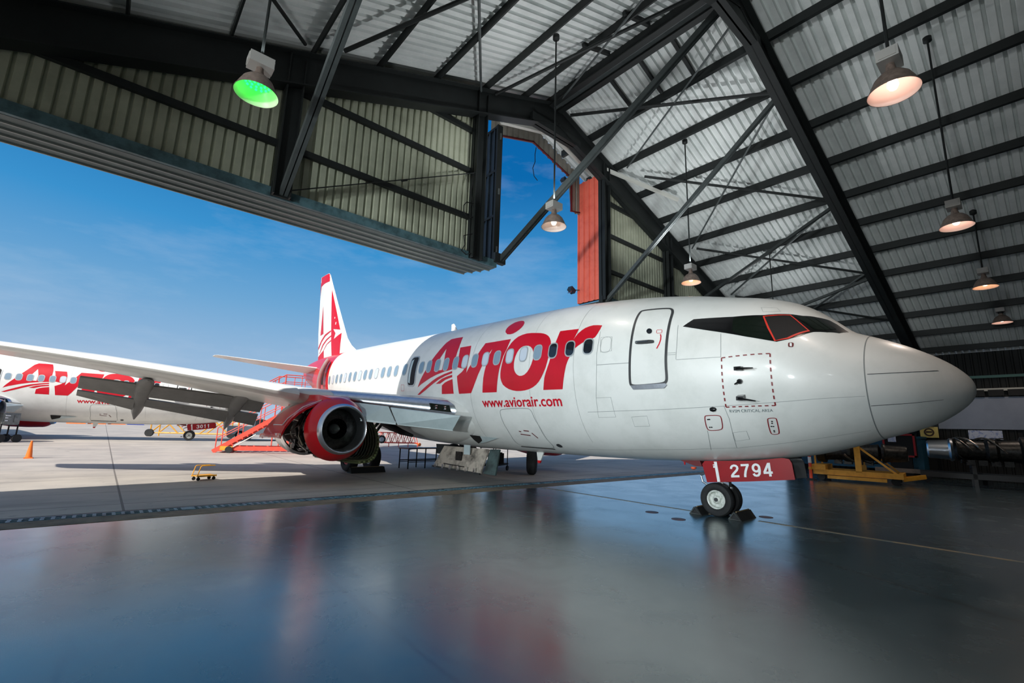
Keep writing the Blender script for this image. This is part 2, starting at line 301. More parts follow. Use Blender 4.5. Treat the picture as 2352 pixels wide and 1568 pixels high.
# ------------------------------------------------------------------ markings that lie on the skin
def girth(p,off): return fus(p[0],p[1]/RS,off)
def cutup(bm,step=.12,xstep=.4):
    for ax,st in ((1,step),(0,xstep)):
        lo=min(v.co[ax] for v in bm.verts); hi=max(v.co[ax] for v in bm.verts)
        k=math.ceil(lo/st)
        while k*st<hi:
            co=[0,0,0]; no=[0,0,0]; co[ax]=k*st; no[ax]=1
            bmesh.ops.bisect_plane(bm,geom=list(bm.verts)+list(bm.edges)+list(bm.faces),plane_co=co,plane_no=no,dist=1e-6)
            k+=1
def wrap_bm(bm,off,side=1):
    for v in bm.verts:
        x,y,z=girth((v.co.x,v.co.y),off); v.co=(x,y*side,z)
def wrapped(name,loops,m,parent,off=.006,step=.12,xstep=.4,side=1):
    bm=bmesh.new()
    for l in loops:
        vs=[bm.verts.new((p[0],p[1],0)) for p in l]
        for i in range(len(vs)): bm.edges.new((vs[i],vs[(i+1)%len(vs)]))
    bmesh.ops.triangle_fill(bm,edges=list(bm.edges),use_beauty=True)
    cutup(bm,step,xstep); wrap_bm(bm,off,side)
    return fin(bm,name,m,parent)
def fin(bm,name,m,parent,smooth=True):
    bmesh.ops.recalc_face_normals(bm,faces=bm.faces)
    c=Vector((0,0,3.1)); 
    if sum((f.normal.dot(Vector((0,f.calc_center_median().y,f.calc_center_median().z-3.1))) for f in bm.faces))<0:
        bmesh.ops.reverse_faces(bm,faces=bm.faces)
    me=bpy.data.meshes.new(name); bm.to_mesh(me); bm.free()
    return link(name,me,m,parent,smooth,60)
def ribbon_pts(pts,w,closed=False):
    P=[Vector((p[0],p[1],0)) for p in pts]; n=len(P); L=[];Rr=[]
    for i in range(n):
        a=P[i-1] if (i>0 or closed) else P[i]; b=P[(i+1)%n] if (i<n-1 or closed) else P[i]
        d=(b-a).normalized(); nn=Vector((-d.y,d.x,0)); L.append(P[i]+nn*w/2); Rr.append(P[i]-nn*w/2)
    return L,Rr
def add_ribbon(bm,pts,w,closed=False):
    L,Rr=ribbon_pts(pts,w,closed); n=len(L)
    a=[bm.verts.new(p) for p in L]; b=[bm.verts.new(p) for p in Rr]
    for i in range(n if closed else n-1):
        j=(i+1)%n; bm.faces.new((a[i],a[j],b[j],b[i]))
def ribbon(name,lines,w,m,parent,closed=False,off=.004,step=.12,side=1):
    bm=bmesh.new()
    for l in lines: add_ribbon(bm,l,w,closed)
    cutup(bm,step,.4); wrap_bm(bm,off,side)
    return fin(bm,name,m,parent)
def chaikin(pts,n=2):
    for _ in range(n):
        o=[]
        for i in range(len(pts)):
            a,b=pts[i],pts[(i+1)%len(pts)]
            o+=[(a[0]*.75+b[0]*.25,a[1]*.75+b[1]*.25),(a[0]*.25+b[0]*.75,a[1]*.25+b[1]*.75)]
        pts=o
    return pts
for _k in ('door','hatchA','hatchB','cargo','dwin','oval','dhandle','wired'): DEC[_k+'_raw']=DEC[_k]; DEC[_k]=chaikin(DEC[_k])
def rrect(cx,cy,w,h,r,n=4):
    out=[]
    for sx,sy,a0 in((1,1,0),(-1,1,90),(-1,-1,180),(1,-1,270)):
        for k in range(n+1):
            a=math.radians(a0+90*k/n); out.append((cx+sx*(w/2-r)+r*math.cos(a),cy+sy*(h/2-r)+r*math.sin(a)))
    return out
_font_scale={}
def text_bm(txt,bold=0.0):
    cu=bpy.data.curves.new('t','FONT'); cu.body=txt; cu.offset=bold; cu.resolution_u=4
    ob=bpy.data.objects.new('t',cu); COL.objects.link(ob)
    dg=bpy.context.evaluated_depsgraph_get(); dg.update()
    me=bpy.data.meshes.new_from_object(ob.evaluated_get(dg))
    bm=bmesh.new(); bm.from_mesh(me)
    bpy.data.objects.remove(ob); bpy.data.curves.remove(cu); bpy.data.meshes.remove(me)
    x0=min(v.co.x for v in bm.verts); x1=max(v.co.x for v in bm.verts)
    for v in bm.verts: v.co.x=(v.co.x-x0)/(x1-x0)
    return bm
def text_flat(name,txt,o,u,v,m,parent,bold=.02,capn=.72):
    """o=origin, u=vector spanning the whole line, v=vector of one capital height"""
    bm=text_bm(txt,bold); o,u,v=Vector(o),Vector(u),Vector(v)
    for w in bm.verts: w.co=o+u*w.co.x+v*(w.co.y/capn)
    me=bpy.data.meshes.new(name); bm.to_mesh(me); bm.free()
    return link(name,me,m,parent)
def text_wrapped(name,txt,p0,p1,h,m,parent,bold=.02,capn=.72,off=.006):
    bm=text_bm(txt,bold)
    for w in bm.verts:
        t=w.co.x; w.co=(p0[0]+(p1[0]-p0[0])*t,p0[1]+(p1[1]-p0[1])*t+h*w.co.y/capn,0)
    cutup(bm,.12,.4); wrap_bm(bm,off); return fin(bm,name,m,parent)

def _ell(cx,cy,rx,ry,n=20): return [(cx+rx*math.cos(2*PI*k/n),cy+ry*math.sin(2*PI*k/n)) for k in range(n+1)]
DIG={'2':[[(.06,.66),(.08,.78),(.17,.885),(.30,.92),(.43,.885),(.51,.79),(.52,.68),(.46,.55),(.33,.42),(.18,.27),(.10,.17),(.085,.085)],[(.0,.085),(.6,.085)]],
'7':[[(.02,.915),(.59,.915)],[(.53,.93),(.42,.70),(.32,.45),(.26,.2),(.24,0)]],
'9':[_ell(.30,.66,.215,.26),[(.515,.68),(.52,.45),(.48,.22),(.38,.10),(.27,.085),(.15,.12),(.09,.25)]],
'4':[[(.42,0),(.42,1)],[(.0,.28),(.6,.28)],[(.40,.97),(.06,.30)]],
'3':[[(.06,.72),(.12,.87),(.28,.92),(.44,.87),(.5,.74),(.44,.6),(.26,.53)],[(.26,.53),(.46,.46),(.53,.28),(.46,.13),(.28,.08),(.1,.14),(.05,.28)]],
'0':[_ell(.30,.5,.215,.42)],'1':[[(.32,0),(.32,1)],[(.34,.93),(.24,.80),(.08,.75)]]}
def digits(name,txt,o,u,v,m,parent,w=.165,gap=.16):
    """bold signwriter digits: o origin, u spans the whole line, v one digit height"""
    bm=bmesh.new(); tot=len(txt)*.6+(len(txt)-1)*gap; o,u,v=Vector(o),Vector(u),Vector(v); x=0
    for ch in txt:
        for k,st in enumerate(DIG[ch]):
            n0=len(bm.verts); add_ribbon(bm,[(p[0]+x,p[1]) for p in st],w); bm.verts.ensure_lookup_table()
            for q in bm.verts[n0:]: q.co.z=k*.002
        x+=.6+gap
    for q in bm.verts: q.co=o+u*(q.co.x/tot)+v*q.co.y+Vector((0,q.co.z,0))
    n=u.cross(v); 
    for f in bm.faces:
        f.normal_update()
        if f.normal.y<0: f.normal_flip()
    me=bpy.data.meshes.new(name); bm.to_mesh(me); bm.free()
    return link(name,me,m,parent)
# ------------------------------------------------------------------ the airliner
ADL=-.034; AX,AY=10.425,.774
air=thing('airliner','white and red airliner with its nose inside the hangar, 2794 on its nose gear door','airplane',(AX,AY,0),PI/2-ADL)
TAILX=22.5
def shear(x): return max(0,1-abs(x-TAILX)/2.2)
def skin(name,xs,m,n=80):
    mb=MB(); rings=[]
    for x in xs:
        sh=.42*shear(x)
        rings.append([fus(max(x+sh*math.sin(2*PI*k/n),0.0),2*PI*k/n) for k in range(n)])
    mb.loft(rings,True,True); return mb.build(name,m,air,True,50)
rad_x=[.0015]+[1.22*(i/16)**1.7 for i in range(1,17)]
skin('radome',rad_x,white)
mx=[1.22+.1*i for i in range(0,50)]+[6.2+.4*i for i in range(0,40)]
mx=[x for x in mx if x<TAILX]+[TAILX]
skin('fuselage',mx,white)
skin('tail_section',[TAILX+.35*i for i in range(0,23)]+[30.28],red)
# wing to body fairing
FB=_pchip([10.0,11.5,13.0,15.0,17.0,19.0,20.5],[1.03,1.035,1.06,1.19,1.345,1.52,1.72])
mb=MB(); rings=[]
for i in range(25):
    t=i/24; x=10.4+9.4*t; k=math.sin(PI*t)**.55 if 0<t<1 else 0.0
    ring=[]
    for j in range(33):
        a=math.radians(-178+176*j/32)
        y=(1.2+.88*k)*math.cos(a); zb=FB(x)-.015; z=zb+.95+(.45+.5*k)*math.sin(a)-(1-k)*.45*0
        ring.append((x,y,z))
    rings.append(ring)
mb.loft(rings,False); mb.build('wing_fairing',white,air,True,60)
# panel gaps
ribbon('radome_gap',[[(1.22,-3.1+.1*i) for i in range(63)]],.016,line_m,air,off=.003,step=.2)
for k in ('rad1','rad2'): ribbon('lightning_strip',[DEC[k]],.02,darkgrey,air,off=.006)
for i in range(9): ribbon('panel_seam',[DEC['line%d'%i]],.009,line_m,air,off=.003)
for x in (6.7,8.2,10.7): ribbon('panel_seam',[[(x,-1.9+.08*i) for i in range(55)]],.006,line_m,air,off=.003,step=.3)
for i in range(7): ribbon('access_panel',[DEC['box%d'%i]],.009,line_m,air,True,off=.003)
# lettering on the side
for n,l in (('letter_a',['A1','A1h']),('letter_v_and_i',['v']),('letter_o',['o','oh']),('letter_r',['r']),('letter_dot',['dot'])):
    wrapped(n,[DEC[k] for k in l],redflat,air,.005,.1,.3)
for k in ('A2','A3','A4'): wrapped('letter_a_stripe',[DEC[k]],redflat,air,.005,.1,.3)
text_wrapped('web_address','www.aviorair.com',(10.207,-.825),(7.16,-.842),.27,redflat,air,.018,.74)
# passenger windows
def winpart(p,w,h,pane,name='passenger_window'):
    bm=bmesh.new(); add_ribbon(bm,rrect(p[0],p[1],w+.03,h+.03,.11),.035,True); cutup(bm,.2,.5); wrap_bm(bm,.008)
    f=fin(bm,name,frame_m,air)
    wrapped('pane',[rrect(p[0],p[1],w+.0,h+.0,.1)],pane,f,.010,.15,.5)
    return f
WN=DEC['win']+DEC['winaft']+DEC['winaft2']
for i,p in enumerate(WN):
    pane=windark if i<3 else (winglass2 if i in (4,5,7,9,19,22,25,28,30) else winglass)
    winpart(p,.25,.36,pane)
ribbon('window_plug',[rrect(5.79,.44,.27,.4,.11)],.008,line_m,air,True)
# overwing exit, open
ex=rrect(14.08,.36,.5,.98,.14)
exo=wrapped('overwing_exit',[ex],dark_m,air,.006,.1,.4)
ribbon('exit_frame',[ex],.05,frame_m,exo,True,.012)
wrapped('exit_lining',[[(14.28,.7),(14.16,.76),(14.16,-.05),(14.28,-.02)]],paleblue,exo,.012)
# forward service door
dr=DEC['door']
d0=wrapped('service_door',[dr],white,air,.004,.12,.3)
ribbon('door_seal',[dr],.055,darkgrey,d0,True,.009)
wrapped('door_sill',[DEC['sill']],silver,d0,.03,.1,.2)
wrapped('door_handle',[DEC['dhandle']],darkgrey,d0,.01)
mb=MB(); a=[Vector(girth((DEC['dhandle_raw'][0][0]-.04-.07*i,DEC['dhandle_raw'][0][1]+.004*i),.03)) for i in range(5)]
mb.tube(a,.022,8); mb.build('handle_lever',chrome,d0,True)
wrapped('door_window',[DEC['dwin']],windark,d0,.012)
ribbon('door_arrow',[DEC['darrow']],.025,redflat,d0,False,.008)
ribbon('door_notice',[DEC['dred']],.012,redflat,d0,True,.008)
# cockpit glazing
mk=wrapped('windshield_mask',[DEC['mask']],black,air,.005,.08,.2)
for k in ('pane3','pane1'): wrapped('windshield_pane',[DEC[k]],cock,mk,.010,.08,.2)
sw=wrapped('sliding_window',[DEC['pane2']],dark_m,air,.010,.08,.2)
ribbon('sliding_window_frame',[DEC['pane2']],.034,mat('window_seal_red',(206,50,36),.5),sw,True,.016,.08)
mb=MB()
for k in range(1,4):
    pass
wrapped('warning_plate',[DEC['wired']],maroon,air,.006); 
w0=DEC['wired_raw']; cxw=sum(p[0] for p in w0)/8; csw=sum(p[1] for p in w0)/8
wrapped('warning_mark',[rrect(cxw,csw,.03,.09,.008)],numwhite,air,.010)
# critical area box with dashes
P=[Vector((p[0],p[1],0)) for p in DEC['rvsm']]; lines=[]
for i,nd in ((0,7),(1,8),(2,8),(3,8)):
    a,b=P[i],P[(i+1)%4]
    for k in range(nd):
        t0=(k+.0)/(nd-.45); t1=(k+.55)/(nd-.45); lines.append([tuple(a.lerp(b,t0)[:2]),tuple(a.lerp(b,min(t1,1))[:2])])
arl=text_wrapped('area_lettering','RVSM CRITICAL AREA',(3.25,-1.02),(2.54,-.99),.07,greytext,air,0.0,.72)
mat('dash_red',(120,24,30),.5)
for l in lines: ribbon('dash',[l],.025,'dash_red',arl,off=.006)
pt=DEC['pitot']
for i in (0,2):
    mb=MB(); b=Vector(girth(pt[i],0)); o=Vector(girth(pt[i],.13)); q=Vector(girth(pt[i+1],.15))
    mb.prism([b+Vector((.06,0,.035)),b+Vector((-.06,0,.035)),b+Vector((-.06,0,-.035)),b+Vector((.06,0,-.035))],(o-b)*1.0)
    mb.tube([o+Vector((.02,0,0)),o.lerp(q,.5),q],[.02,.016,.01],8); mb.build('pitot_probe',black,air)
mb=MB(); b=Vector(girth(pt[4],0)); o=Vector(girth(pt[4],.05)); q=Vector(girth(pt[5],.07)); mb.tube([b,o],.045,12); mb.tube([o,q],[.02,.012],8); mb.build('angle_vane',black,air)
mb=MB(); b=Vector(girth(pt[6],0)); mb.lathe([(-.07,.002),(-.05,.035),(0,.05),(.05,.035),(.07,.002)],b,'x',12); mb.build('temperature_probe',black,air,True)
for k,n in (('hatchA','access_hatch'),('hatchB','access_hatch')):
    h=ribbon(n,[DEC[k]],.018,mat('hatch_red',(130,26,34),.5),air,True,.006)
    dk='dotsA' if k=='hatchA' else 'dotsB'
    for p in DEC[dk]: wrapped('hatch_port',[[(p[0]+.016*math.cos(a*PI/5),p[1]+.016*math.sin(a*PI/5)) for a in range(10)]],black,h,.008)
# cargo door and belly details
ribbon('cargo_door',[DEC['cargo']],.016,line_m,air,True,.004)
wrapped('cargo_door_sill',[[DEC['cargosill'][0],DEC['cargosill'][1],(DEC['cargosill'][1][0],DEC['cargosill'][1][1]-.06),(DEC['cargosill'][0][0],DEC['cargosill'][0][1]-.06)]],black,air,.008)
ribbon('cargo_door_handle',[DEC['cargoh'][0:2],DEC['cargoh'][2:4],DEC['cargoh'][4:6],DEC['cargoh'][6:8]],.035,maroon,air,False,.008)
wrapped('drain_port',[DEC['oval']],darkgrey,air,.006)
ribbon('aft_notice',[DEC['aftmark']],.012,redflat,air,True,.006)
ai=wrapped('air_inlet',[DEC['scoop']],dark_m,air,.035,.1,.2)
wrapped('inlet_ramp',[DEC['ramp']],paleblue,ai,.04,.1,.2)
# blade aerials and drain mast
mb=MB(); mb.prism([(13.95,-.02,5.24),(14.45,-.02,5.24),(14.46,-.02,5.68),(14.33,-.02,5.7)],(0,.04,0)); mb.build('blade_aerial',white,air)
mb=MB(); mb.prism([(9.55,.1,1.06),(9.25,.1,1.06),(9.38,.1,.8),(9.5,.1,.8)],(0,.04,0)); dm=mb.build('drain_mast',white,air)
mb=MB(); mb.prism([(9.51,.095,.8),(9.37,.095,.8),(9.41,.095,.72),(9.49,.095,.72)],(0,.05,0)); mb.build('mast_tip',red,dm)
mb=MB(); mb.tube([(4.95,0,1.1),(4.95,0,.99)],[.03,.012],8); mb.build('belly_drain',red,air)
# ---- wings
def foil(n=12):
    up=[];lo=[]
    for i in range(n+1):
        t=(1-math.cos(PI*i/n))/2; th=.6*(.2969*math.sqrt(t)-.126*t-.3516*t*t+.2843*t**3-.1036*t**4)
        cam=.025*(1-(2*t-.9)**2)
        up.append((t,cam+th)); lo.append((t,cam-th))
    return up[::-1]+lo[1:-1]
AF=foil()
WS=[(1.5,10.75,7.4,2.02,.135),(1.95,11.3,6.95,2.08,.13),(3.0,12.5,5.9,2.24,.125),(4.2,13.72,4.85,2.38,.125),(5.2,14.45,4.15,2.50,.125),(7.5,15.65,3.45,2.88,.12),(10.0,16.95,2.75,3.25,.12),(12.4,18.2,2.15,3.54,.11),(14.3,19.2,1.65,3.78,.10),(14.45,19.5,1.2,3.80,.07)]
def wing(side,ws,name,m):
    mb=MB(); rings=[]
    for ya,xl,c,z,tk in ws:
        rings.append([(xl+c*t,ya*side,z+c*v*tk/.12*1.0-(t-.25)*c*.035) for t,v in AF])
    mb.loft(rings,True,True); return mb.build(name,m,air,True,40)
def wpt(ya,t,v=0):
    for a,b in zip(WS,WS[1:]):
        if a[0]<=ya<=b[0]:
            k=(ya-a[0])/(b[0]-a[0]); xl,c,z,tk=[a[i]+(b[i]-a[i])*k for i in range(1,5)]
            return Vector((xl+c*t,ya,z+c*v*tk/.12-(t-.25)*c*.035))
for s in (1,-1): wing(s,WS,'wing',white)
# polished inboard leading edge with landing lights
mb=MB(); rings=[]
nose=[(t,v) for t,v in AF if t<.13]
for ya in (1.93,2.3,2.8,3.4,4.0,4.6):
    rings.append([wpt(ya,t-.004 if t<.02 else t,v*1.04) for t,v in nose])
mb.loft(rings,False); le=mb.build('leading_edge',silver,air,True,60)
q=[wpt(2.06,0,0)+Vector((-.09,0,-.02)),wpt(2.46,0,0)+Vector((-.09,0,-.02)),wpt(2.46,0,0)+Vector((.02,0,.19)),wpt(2.06,0,0)+Vector((.02,0,.19))]
mb=MB(); mb.prism(q,(.14,0,0)); ll=mb.build('landing_light_glass',cock,le)
for y in (2.18,2.36):
    mb=MB(); c=wpt(y,0,0)+Vector((-.075,0,.08)); mb.lathe([(0,.0),(-.012,.04),(0,.065)],c,'x',16); mb.build('landing_light',chrome,le,True)
# Krueger flaps under the inboard leading edge
def plate(a,b,c,d,t,name,m,par=None):
    a,b,c,d=map(Vector,(a,b,c,d)); n=(b-a).cross(d-a).normalized()*t
    mb=MB(); mb.prism([a,b,c,d],n); return mb.build(name,m,par if par is not None else air)
for (u0,u1) in ((0,.6),(.62,1)):
    U0,U1=Vector((10.65,2.2,2.03)),Vector((13.49,4.4,2.36)); L0,L1=Vector((10.99,2.2,1.63)),Vector((12.75,4.25,1.84))
    a,b=U0.lerp(U1,u0),U0.lerp(U1,u1); c,d=L0.lerp(L1,u0),L0.lerp(L1,u1)
    k=plate(a,b,d,c,.05,'krueger_flap',paleblue)
    mb=MB(); mb.bar(c,d,.07,.09); mb.build('flap_nose',paleblue,k)
mb=MB(); mb.tube([(12.9,3.2,1.9),(13.6,3.2,2.3)],.05); mb.build('flap_arm',darkgrey,air)
# outboard slats
mb=MB(); rings=[]
for ya in (5.5,7,9,11,13,14.2):
    rings.append([wpt(ya,t-.05,v*1.15-.02) for t,v in nose])
mb.loft(rings,False); mb.build('slat',white,air,True,60)
# flaps hanging below the trailing edge, with their fairings
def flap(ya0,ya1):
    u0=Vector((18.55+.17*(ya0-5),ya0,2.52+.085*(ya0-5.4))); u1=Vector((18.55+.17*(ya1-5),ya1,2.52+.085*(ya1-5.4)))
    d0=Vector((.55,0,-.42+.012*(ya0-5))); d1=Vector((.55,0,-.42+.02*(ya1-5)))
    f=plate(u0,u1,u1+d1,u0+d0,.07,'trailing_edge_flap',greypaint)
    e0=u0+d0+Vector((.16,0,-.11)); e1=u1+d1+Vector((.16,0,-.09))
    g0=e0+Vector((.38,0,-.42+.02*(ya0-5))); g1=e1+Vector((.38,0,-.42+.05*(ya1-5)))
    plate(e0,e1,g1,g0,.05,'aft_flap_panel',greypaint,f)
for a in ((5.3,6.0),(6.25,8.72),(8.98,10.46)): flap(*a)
for ya,dz in ((6.1,0),(8.85,.28)):
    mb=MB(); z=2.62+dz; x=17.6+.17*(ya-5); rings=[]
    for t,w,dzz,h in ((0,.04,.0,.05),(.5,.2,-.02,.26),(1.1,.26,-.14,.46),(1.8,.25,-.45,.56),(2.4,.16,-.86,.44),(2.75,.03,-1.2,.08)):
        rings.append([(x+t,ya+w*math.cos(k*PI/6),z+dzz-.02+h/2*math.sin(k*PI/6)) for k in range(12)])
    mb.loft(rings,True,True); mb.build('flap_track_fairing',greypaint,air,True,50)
for s in (-1,):
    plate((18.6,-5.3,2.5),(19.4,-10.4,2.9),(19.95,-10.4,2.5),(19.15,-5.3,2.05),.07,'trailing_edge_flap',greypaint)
# ---- tail
def thick(poly2,th,axis='y'):
    pass
mb=MB(); rings=[]
for z,xl,xt,t in ((5.2,22.4,28.33,.36),(5.45,22.8,28.35,.34),(5.9,23.68,28.42,.33),(6.37,24.3,28.55,.32),(7.17,24.93,28.76,.30),(8.52,26.0,28.95,.24),(9.92,27.08,29.15,.18),(10.8,27.74,29.28,.13),(10.97,28.0,29.3,.05)):
    rings.append([(xl+(xt-xl)*u,t*v/.36*1.0*.5,z) for u,v in ((0,0),(.05,.16),(.2,.32),(.45,.36),(.75,.2),(1,.01),(.75,-.2),(.45,-.36),(.2,-.32),(.05,-.16))])
mb.loft(rings,True,True); finp=mb.build('tail_fin',white,air,True,40)
def finx(xf,z):  # xf 0..1 along chord
    tb=[(5.2,22.4,28.33,.36),(5.45,22.8,28.35,.34),(5.9,23.68,28.42,.33),(6.37,24.3,28.55,.32),(7.17,24.93,28.76,.30),(8.52,26.0,28.95,.24),(9.92,27.08,29.15,.18),(10.8,27.74,29.28,.13),(10.97,28.0,29.3,.05)]
    for a,b in zip(tb,tb[1:]):
        if a[0]<=z<=b[0]:
            k=(z-a[0])/(b[0]-a[0]); xl,xt,t=[a[i]+(b[i]-a[i])*k for i in (1,2,3)]
            return xl,xt,t
def finside(x,z,off=.008):
    z=min(max(z,5.22),10.95); xl,xt,t=finx(0,z); x=min(max(x,xl+.03),xt-.03); u=(x-xl)/(xt-xl)
    prof=[(0,0),(.05,.16),(.2,.32),(.45,.36),(.75,.2),(1,.01)]
    v=0
    for (u0,v0),(u1,v1) in zip(prof,prof[1:]):
        if u0<=u<=u1: v=v0+(v1-v0)*(u-u0)/(u1-u0)
    return (x,t*v/.36*.5+off,z)
def findecal(name,pts):
    bm=bmesh.new(); vs=[bm.verts.new((p[0],p[1],0)) for p in pts]
    for i in range(len(vs)): bm.edges.new((vs[i],vs[(i+1)%len(vs)]))
    bmesh.ops.triangle_fill(bm,edges=list(bm.edges),use_beauty=True); cutup(bm,.4,.25)
    for v in bm.verts: v.co=finside(v.co.x,v.co.y)
    return fin(bm,name,redflat,finp,False)
for n,pts in FIN: findecal(n,pts)
def stab(s):
    mb=MB(); rings=[]
    for ya,xl,c,z,t in ((.3,25.0,3.3,4.60,.3),(.7,25.35,3.05,4.64,.28),(3,26.6,2.0,4.85,.18),(5.3,27.9,1.05,5.08,.09),(5.43,28.15,.7,5.1,.04)):
        rings.append([(xl+c*u,ya*s,z+t*v/.12*.5*1.4) for u,v in AF])
    mb.loft(rings,True,True); return mb.build('tailplane',white,air,True,40)
for s in(1,-1): stab(s)
# aft service door standing open
mb=MB(); rings=[]
for i in range(9):
    z=3.35+1.55*i/8; y=1.55-.5*((z-3.7)/1.4)**2
    rings.append([(23.35,y,z),(22.75,y+.38,z),(22.73,y+.44,z),(23.33,y+.08,z)])
mb.loft(rings,True,True); mb.build('aft_service_door',white,air,True,40)
wrapped('aft_doorway',[rrect(23.75,.35,.6,1.3,.12)],dark_m,air,.006,.1,.3)
# ---- engines
EZ=1.55
def engine(s,full):
    c=(-.02,4.78*s,EZ); R_=s
    mb=MB(); mb.lathe([(12.78,.715),(12.88,.79),(12.98,.85),(13.1,.895),(13.2,.915),(13.2,.86)],c,'x',56)
    cw=mb.build('fan_cowl',red,air,True,50)
    mb=MB(); mb.lathe([(13.1,.575),(12.85,.58),(12.7,.60),(12.62,.625),(12.6,.648),(12.62,.668),(12.7,.695),(12.785,.717)],c,'x',56); mb.build('inlet_lip',lipmetal,cw,True,80)
    mb=MB(); mb.lathe([(13.1,.575),(13.5,.585),(13.55,.585),(13.56,.12)],c,'x',48); mb.build('inlet_duct',mat('inlet_dark',(14,19,21),.55,0) if 'inlet_dark' not in MATS else 'inlet_dark',cw,True,50)
    mb=MB()
    for k in range(38):
        a=2*PI*k/38; ca,sa=math.cos(a),math.sin(a)
        def P(x,r,da): 
            b=a+da; return (x,c[1]+r*math.cos(b),c[2]+r*math.sin(b))
        mb.add([P(13.36,.14,0),P(13.46,.14,.10),P(13.40,.36,.06),P(13.33,.36,0),P(13.42,.565,.10),P(13.31,.565,.02)],[(0,1,2,3),(3,2,4,5)])
    mb.build('fan_blades',darkgrey,cw,False)
    mb=MB(); mb.lathe([(13.0,.0),(13.02,.03),(13.2,.10),(13.36,.15)],c,'x',24); mb.build('spinner',gpu_m,cw,True,80)
    # pylon fairing
    mb=MB(); rings=[]
    for x,w,zb,zt in ((12.84,.12,2.22,2.28),(13.1,.36,2.22,2.42),(13.6,.50,2.16,2.52),(14.2,.52,2.1,2.54),(15.2,.34,2.0,2.54),(17.2,.14,2.2,2.5)):
        rings.append([(x,c[1]-w,zb),(x,c[1]-w*.88,zt),(x,c[1]+w*.88,zt),(x,c[1]+w,zb)])
    mb.loft(rings,True,True); mb.build('pylon',red,air,True,40)
    if full:
        mb=MB(); mb.lathe([(13.15,.3),(13.22,.70),(13.5,.66),(14.2,.58),(14.9,.56),(15.6,.5),(16.2,.5),(16.2,.1)],c,'x',32); co=mb.build('engine_core',core,air,True,40)
        rnd=random.Random(3)
        for k in range(70):
            a=rnd.uniform(0,2*PI); x=rnd.uniform(13.3,14.3); pts=[]; r=rnd.uniform(.66,.86); da=rnd.uniform(-.5,.5)
            L=rnd.uniform(.5,1.5); typ=rnd.random()
            for i in range(6):
                t=i/5
                if typ<.55: xx=x+L*t; aa=a+da*math.sin(t*PI)*.7
                else: xx=x+.15*math.sin(t*4)+.3*rnd.random()*0; aa=a+1.6*t
                rr=r+.05*math.sin(t*PI*2+k)
                pts.append((xx,c[1]+rr*math.cos(aa),c[2]+rr*math.sin(aa)))
            mb=MB(); mb.tube(pts,rnd.choice((.015,.022,.03,.042)),6); mb.build('engine_pipe',pipe if rnd.random()<.5 else core,co,True,60)
        for k in range(6):
            mb=MB(); a=-PI/2+rnd.uniform(-.9,.9); mb.box((13.5+.26*k,c[1]+.72*math.cos(a),c[2]+.72*math.sin(a)),(.2,.26,.2)); mb.build('gearbox',core,co)
        mb=MB(); mb.lathe([(15.6,.5),(16.2,.56),(16.9,.5),(17.3,.42),(17.3,.38),(16.4,.46)],c,'x',32); mb.build('exhaust_nozzle',mat('nozzle',(150,144,136),.35,.8),air,True,50)
        mb=MB(); mb.lathe([(15.5,.80),(15.55,.88),(15.9,.87),(16.4,.80),(16.9,.68),(16.9,.62),(15.8,.7)],c,'x',40); mb.build('reverser_sleeve',mat('sleeve',(206,200,196),.4,noise=(4,(176,168,164),(.45,.75))),air,True,40)
        # outer cowl door raised on its strut
        A=[(4.95,2.40),(5.2,2.33),(5.45,2.23),(5.68,2.11),(5.88,1.96),(6.05,1.78),(6.18,1.58),(6.26,1.38),(6.28,1.30)]
        mb=MB(); rings=[]
        for x,dy,dz in ((13.24,0,0),(13.6,.04,.02),(14.1,.05,.03),(14.6,.03,.01),(15.05,-.03,-.05)):
            rings.append([(x,y+dy,z+dz) for y,z in A]+[(x,y+dy-.03,z+dz-.05) for y,z in reversed(A)])
        mb.loft(rings,True,True); od=mb.build('raised_cowl_door',red,air,True,45)
        mb=MB(); mb.bar((13.22,6.285,1.34),(15.06,6.27,1.29),.05,.12); mb.build('cowl_door_edge',mat('edge_pink',(236,120,104),.5,noise=(14,(240,240,236),(.45,.6))),od)
        mb=MB(); mb.tube([(13.4,5.2,2.36),(13.4,5.7,2.14),(13.4,6.08,1.80),(13.4,6.2,1.62),(14.0,6.25,1.62)],.014,6); mb.build('white_outline',numwhite,od)
        mb=MB(); mb.tube([(13.6,5.2,2.0),(14.1,5.75,1.45)],.02,6); mb.build('hold_open_rod',pipe,od)
        # inner cowl door seen from its ribbed inside
        B=[(4.75,.70),(4.5,.66),(4.2,.60),(3.9,.57),(3.6,.60),(3.46,.70),(3.38,.86),(3.34,1.05),(3.36,1.3),(3.44,1.55),(3.6,1.8)]
        mb=MB(); rings=[]
        for x in (13.35,13.7,14.2,14.7): rings.append([(x,y,z) for y,z in B]+[(x,y-.05 if y<3.5 else y,z-.05) for y,z in reversed(B)])
        mb.loft(rings,True,True); idr=mb.build('inner_cowl_door',olive,air,True,45)
        for x in (13.38,13.55,13.72,13.9,14.08,14.26,14.45,14.65):
            mb=MB(); mb.tube([(x,y+.03,z+.03) for y,z in B],.032,6); mb.build('cowl_rib',olive,idr,True)
        for k in range(14):
            y,z=B[3+k//2]; y2,z2=B[4+k//2]; t=(k%2)*.5; mb=MB(); mb.box((13.34,y+(y2-y)*t,z+(z2-z)*t),(.05,.05,.05)); mb.build('edge_lug',mat('lug_green',(120,130,84),.5) if 'lug_green' not in MATS else 'lug_green',idr)
    else:
        mb=MB(); mb.lathe([(13.2,.915),(13.9,.94),(14.8,.92),(15.6,.8),(16.4,.62),(17.2,.45),(17.2,.4)],c,'x',48); mb.build('engine_nacelle',red,air,True,50)
engine(1,True); engine(-1,False)
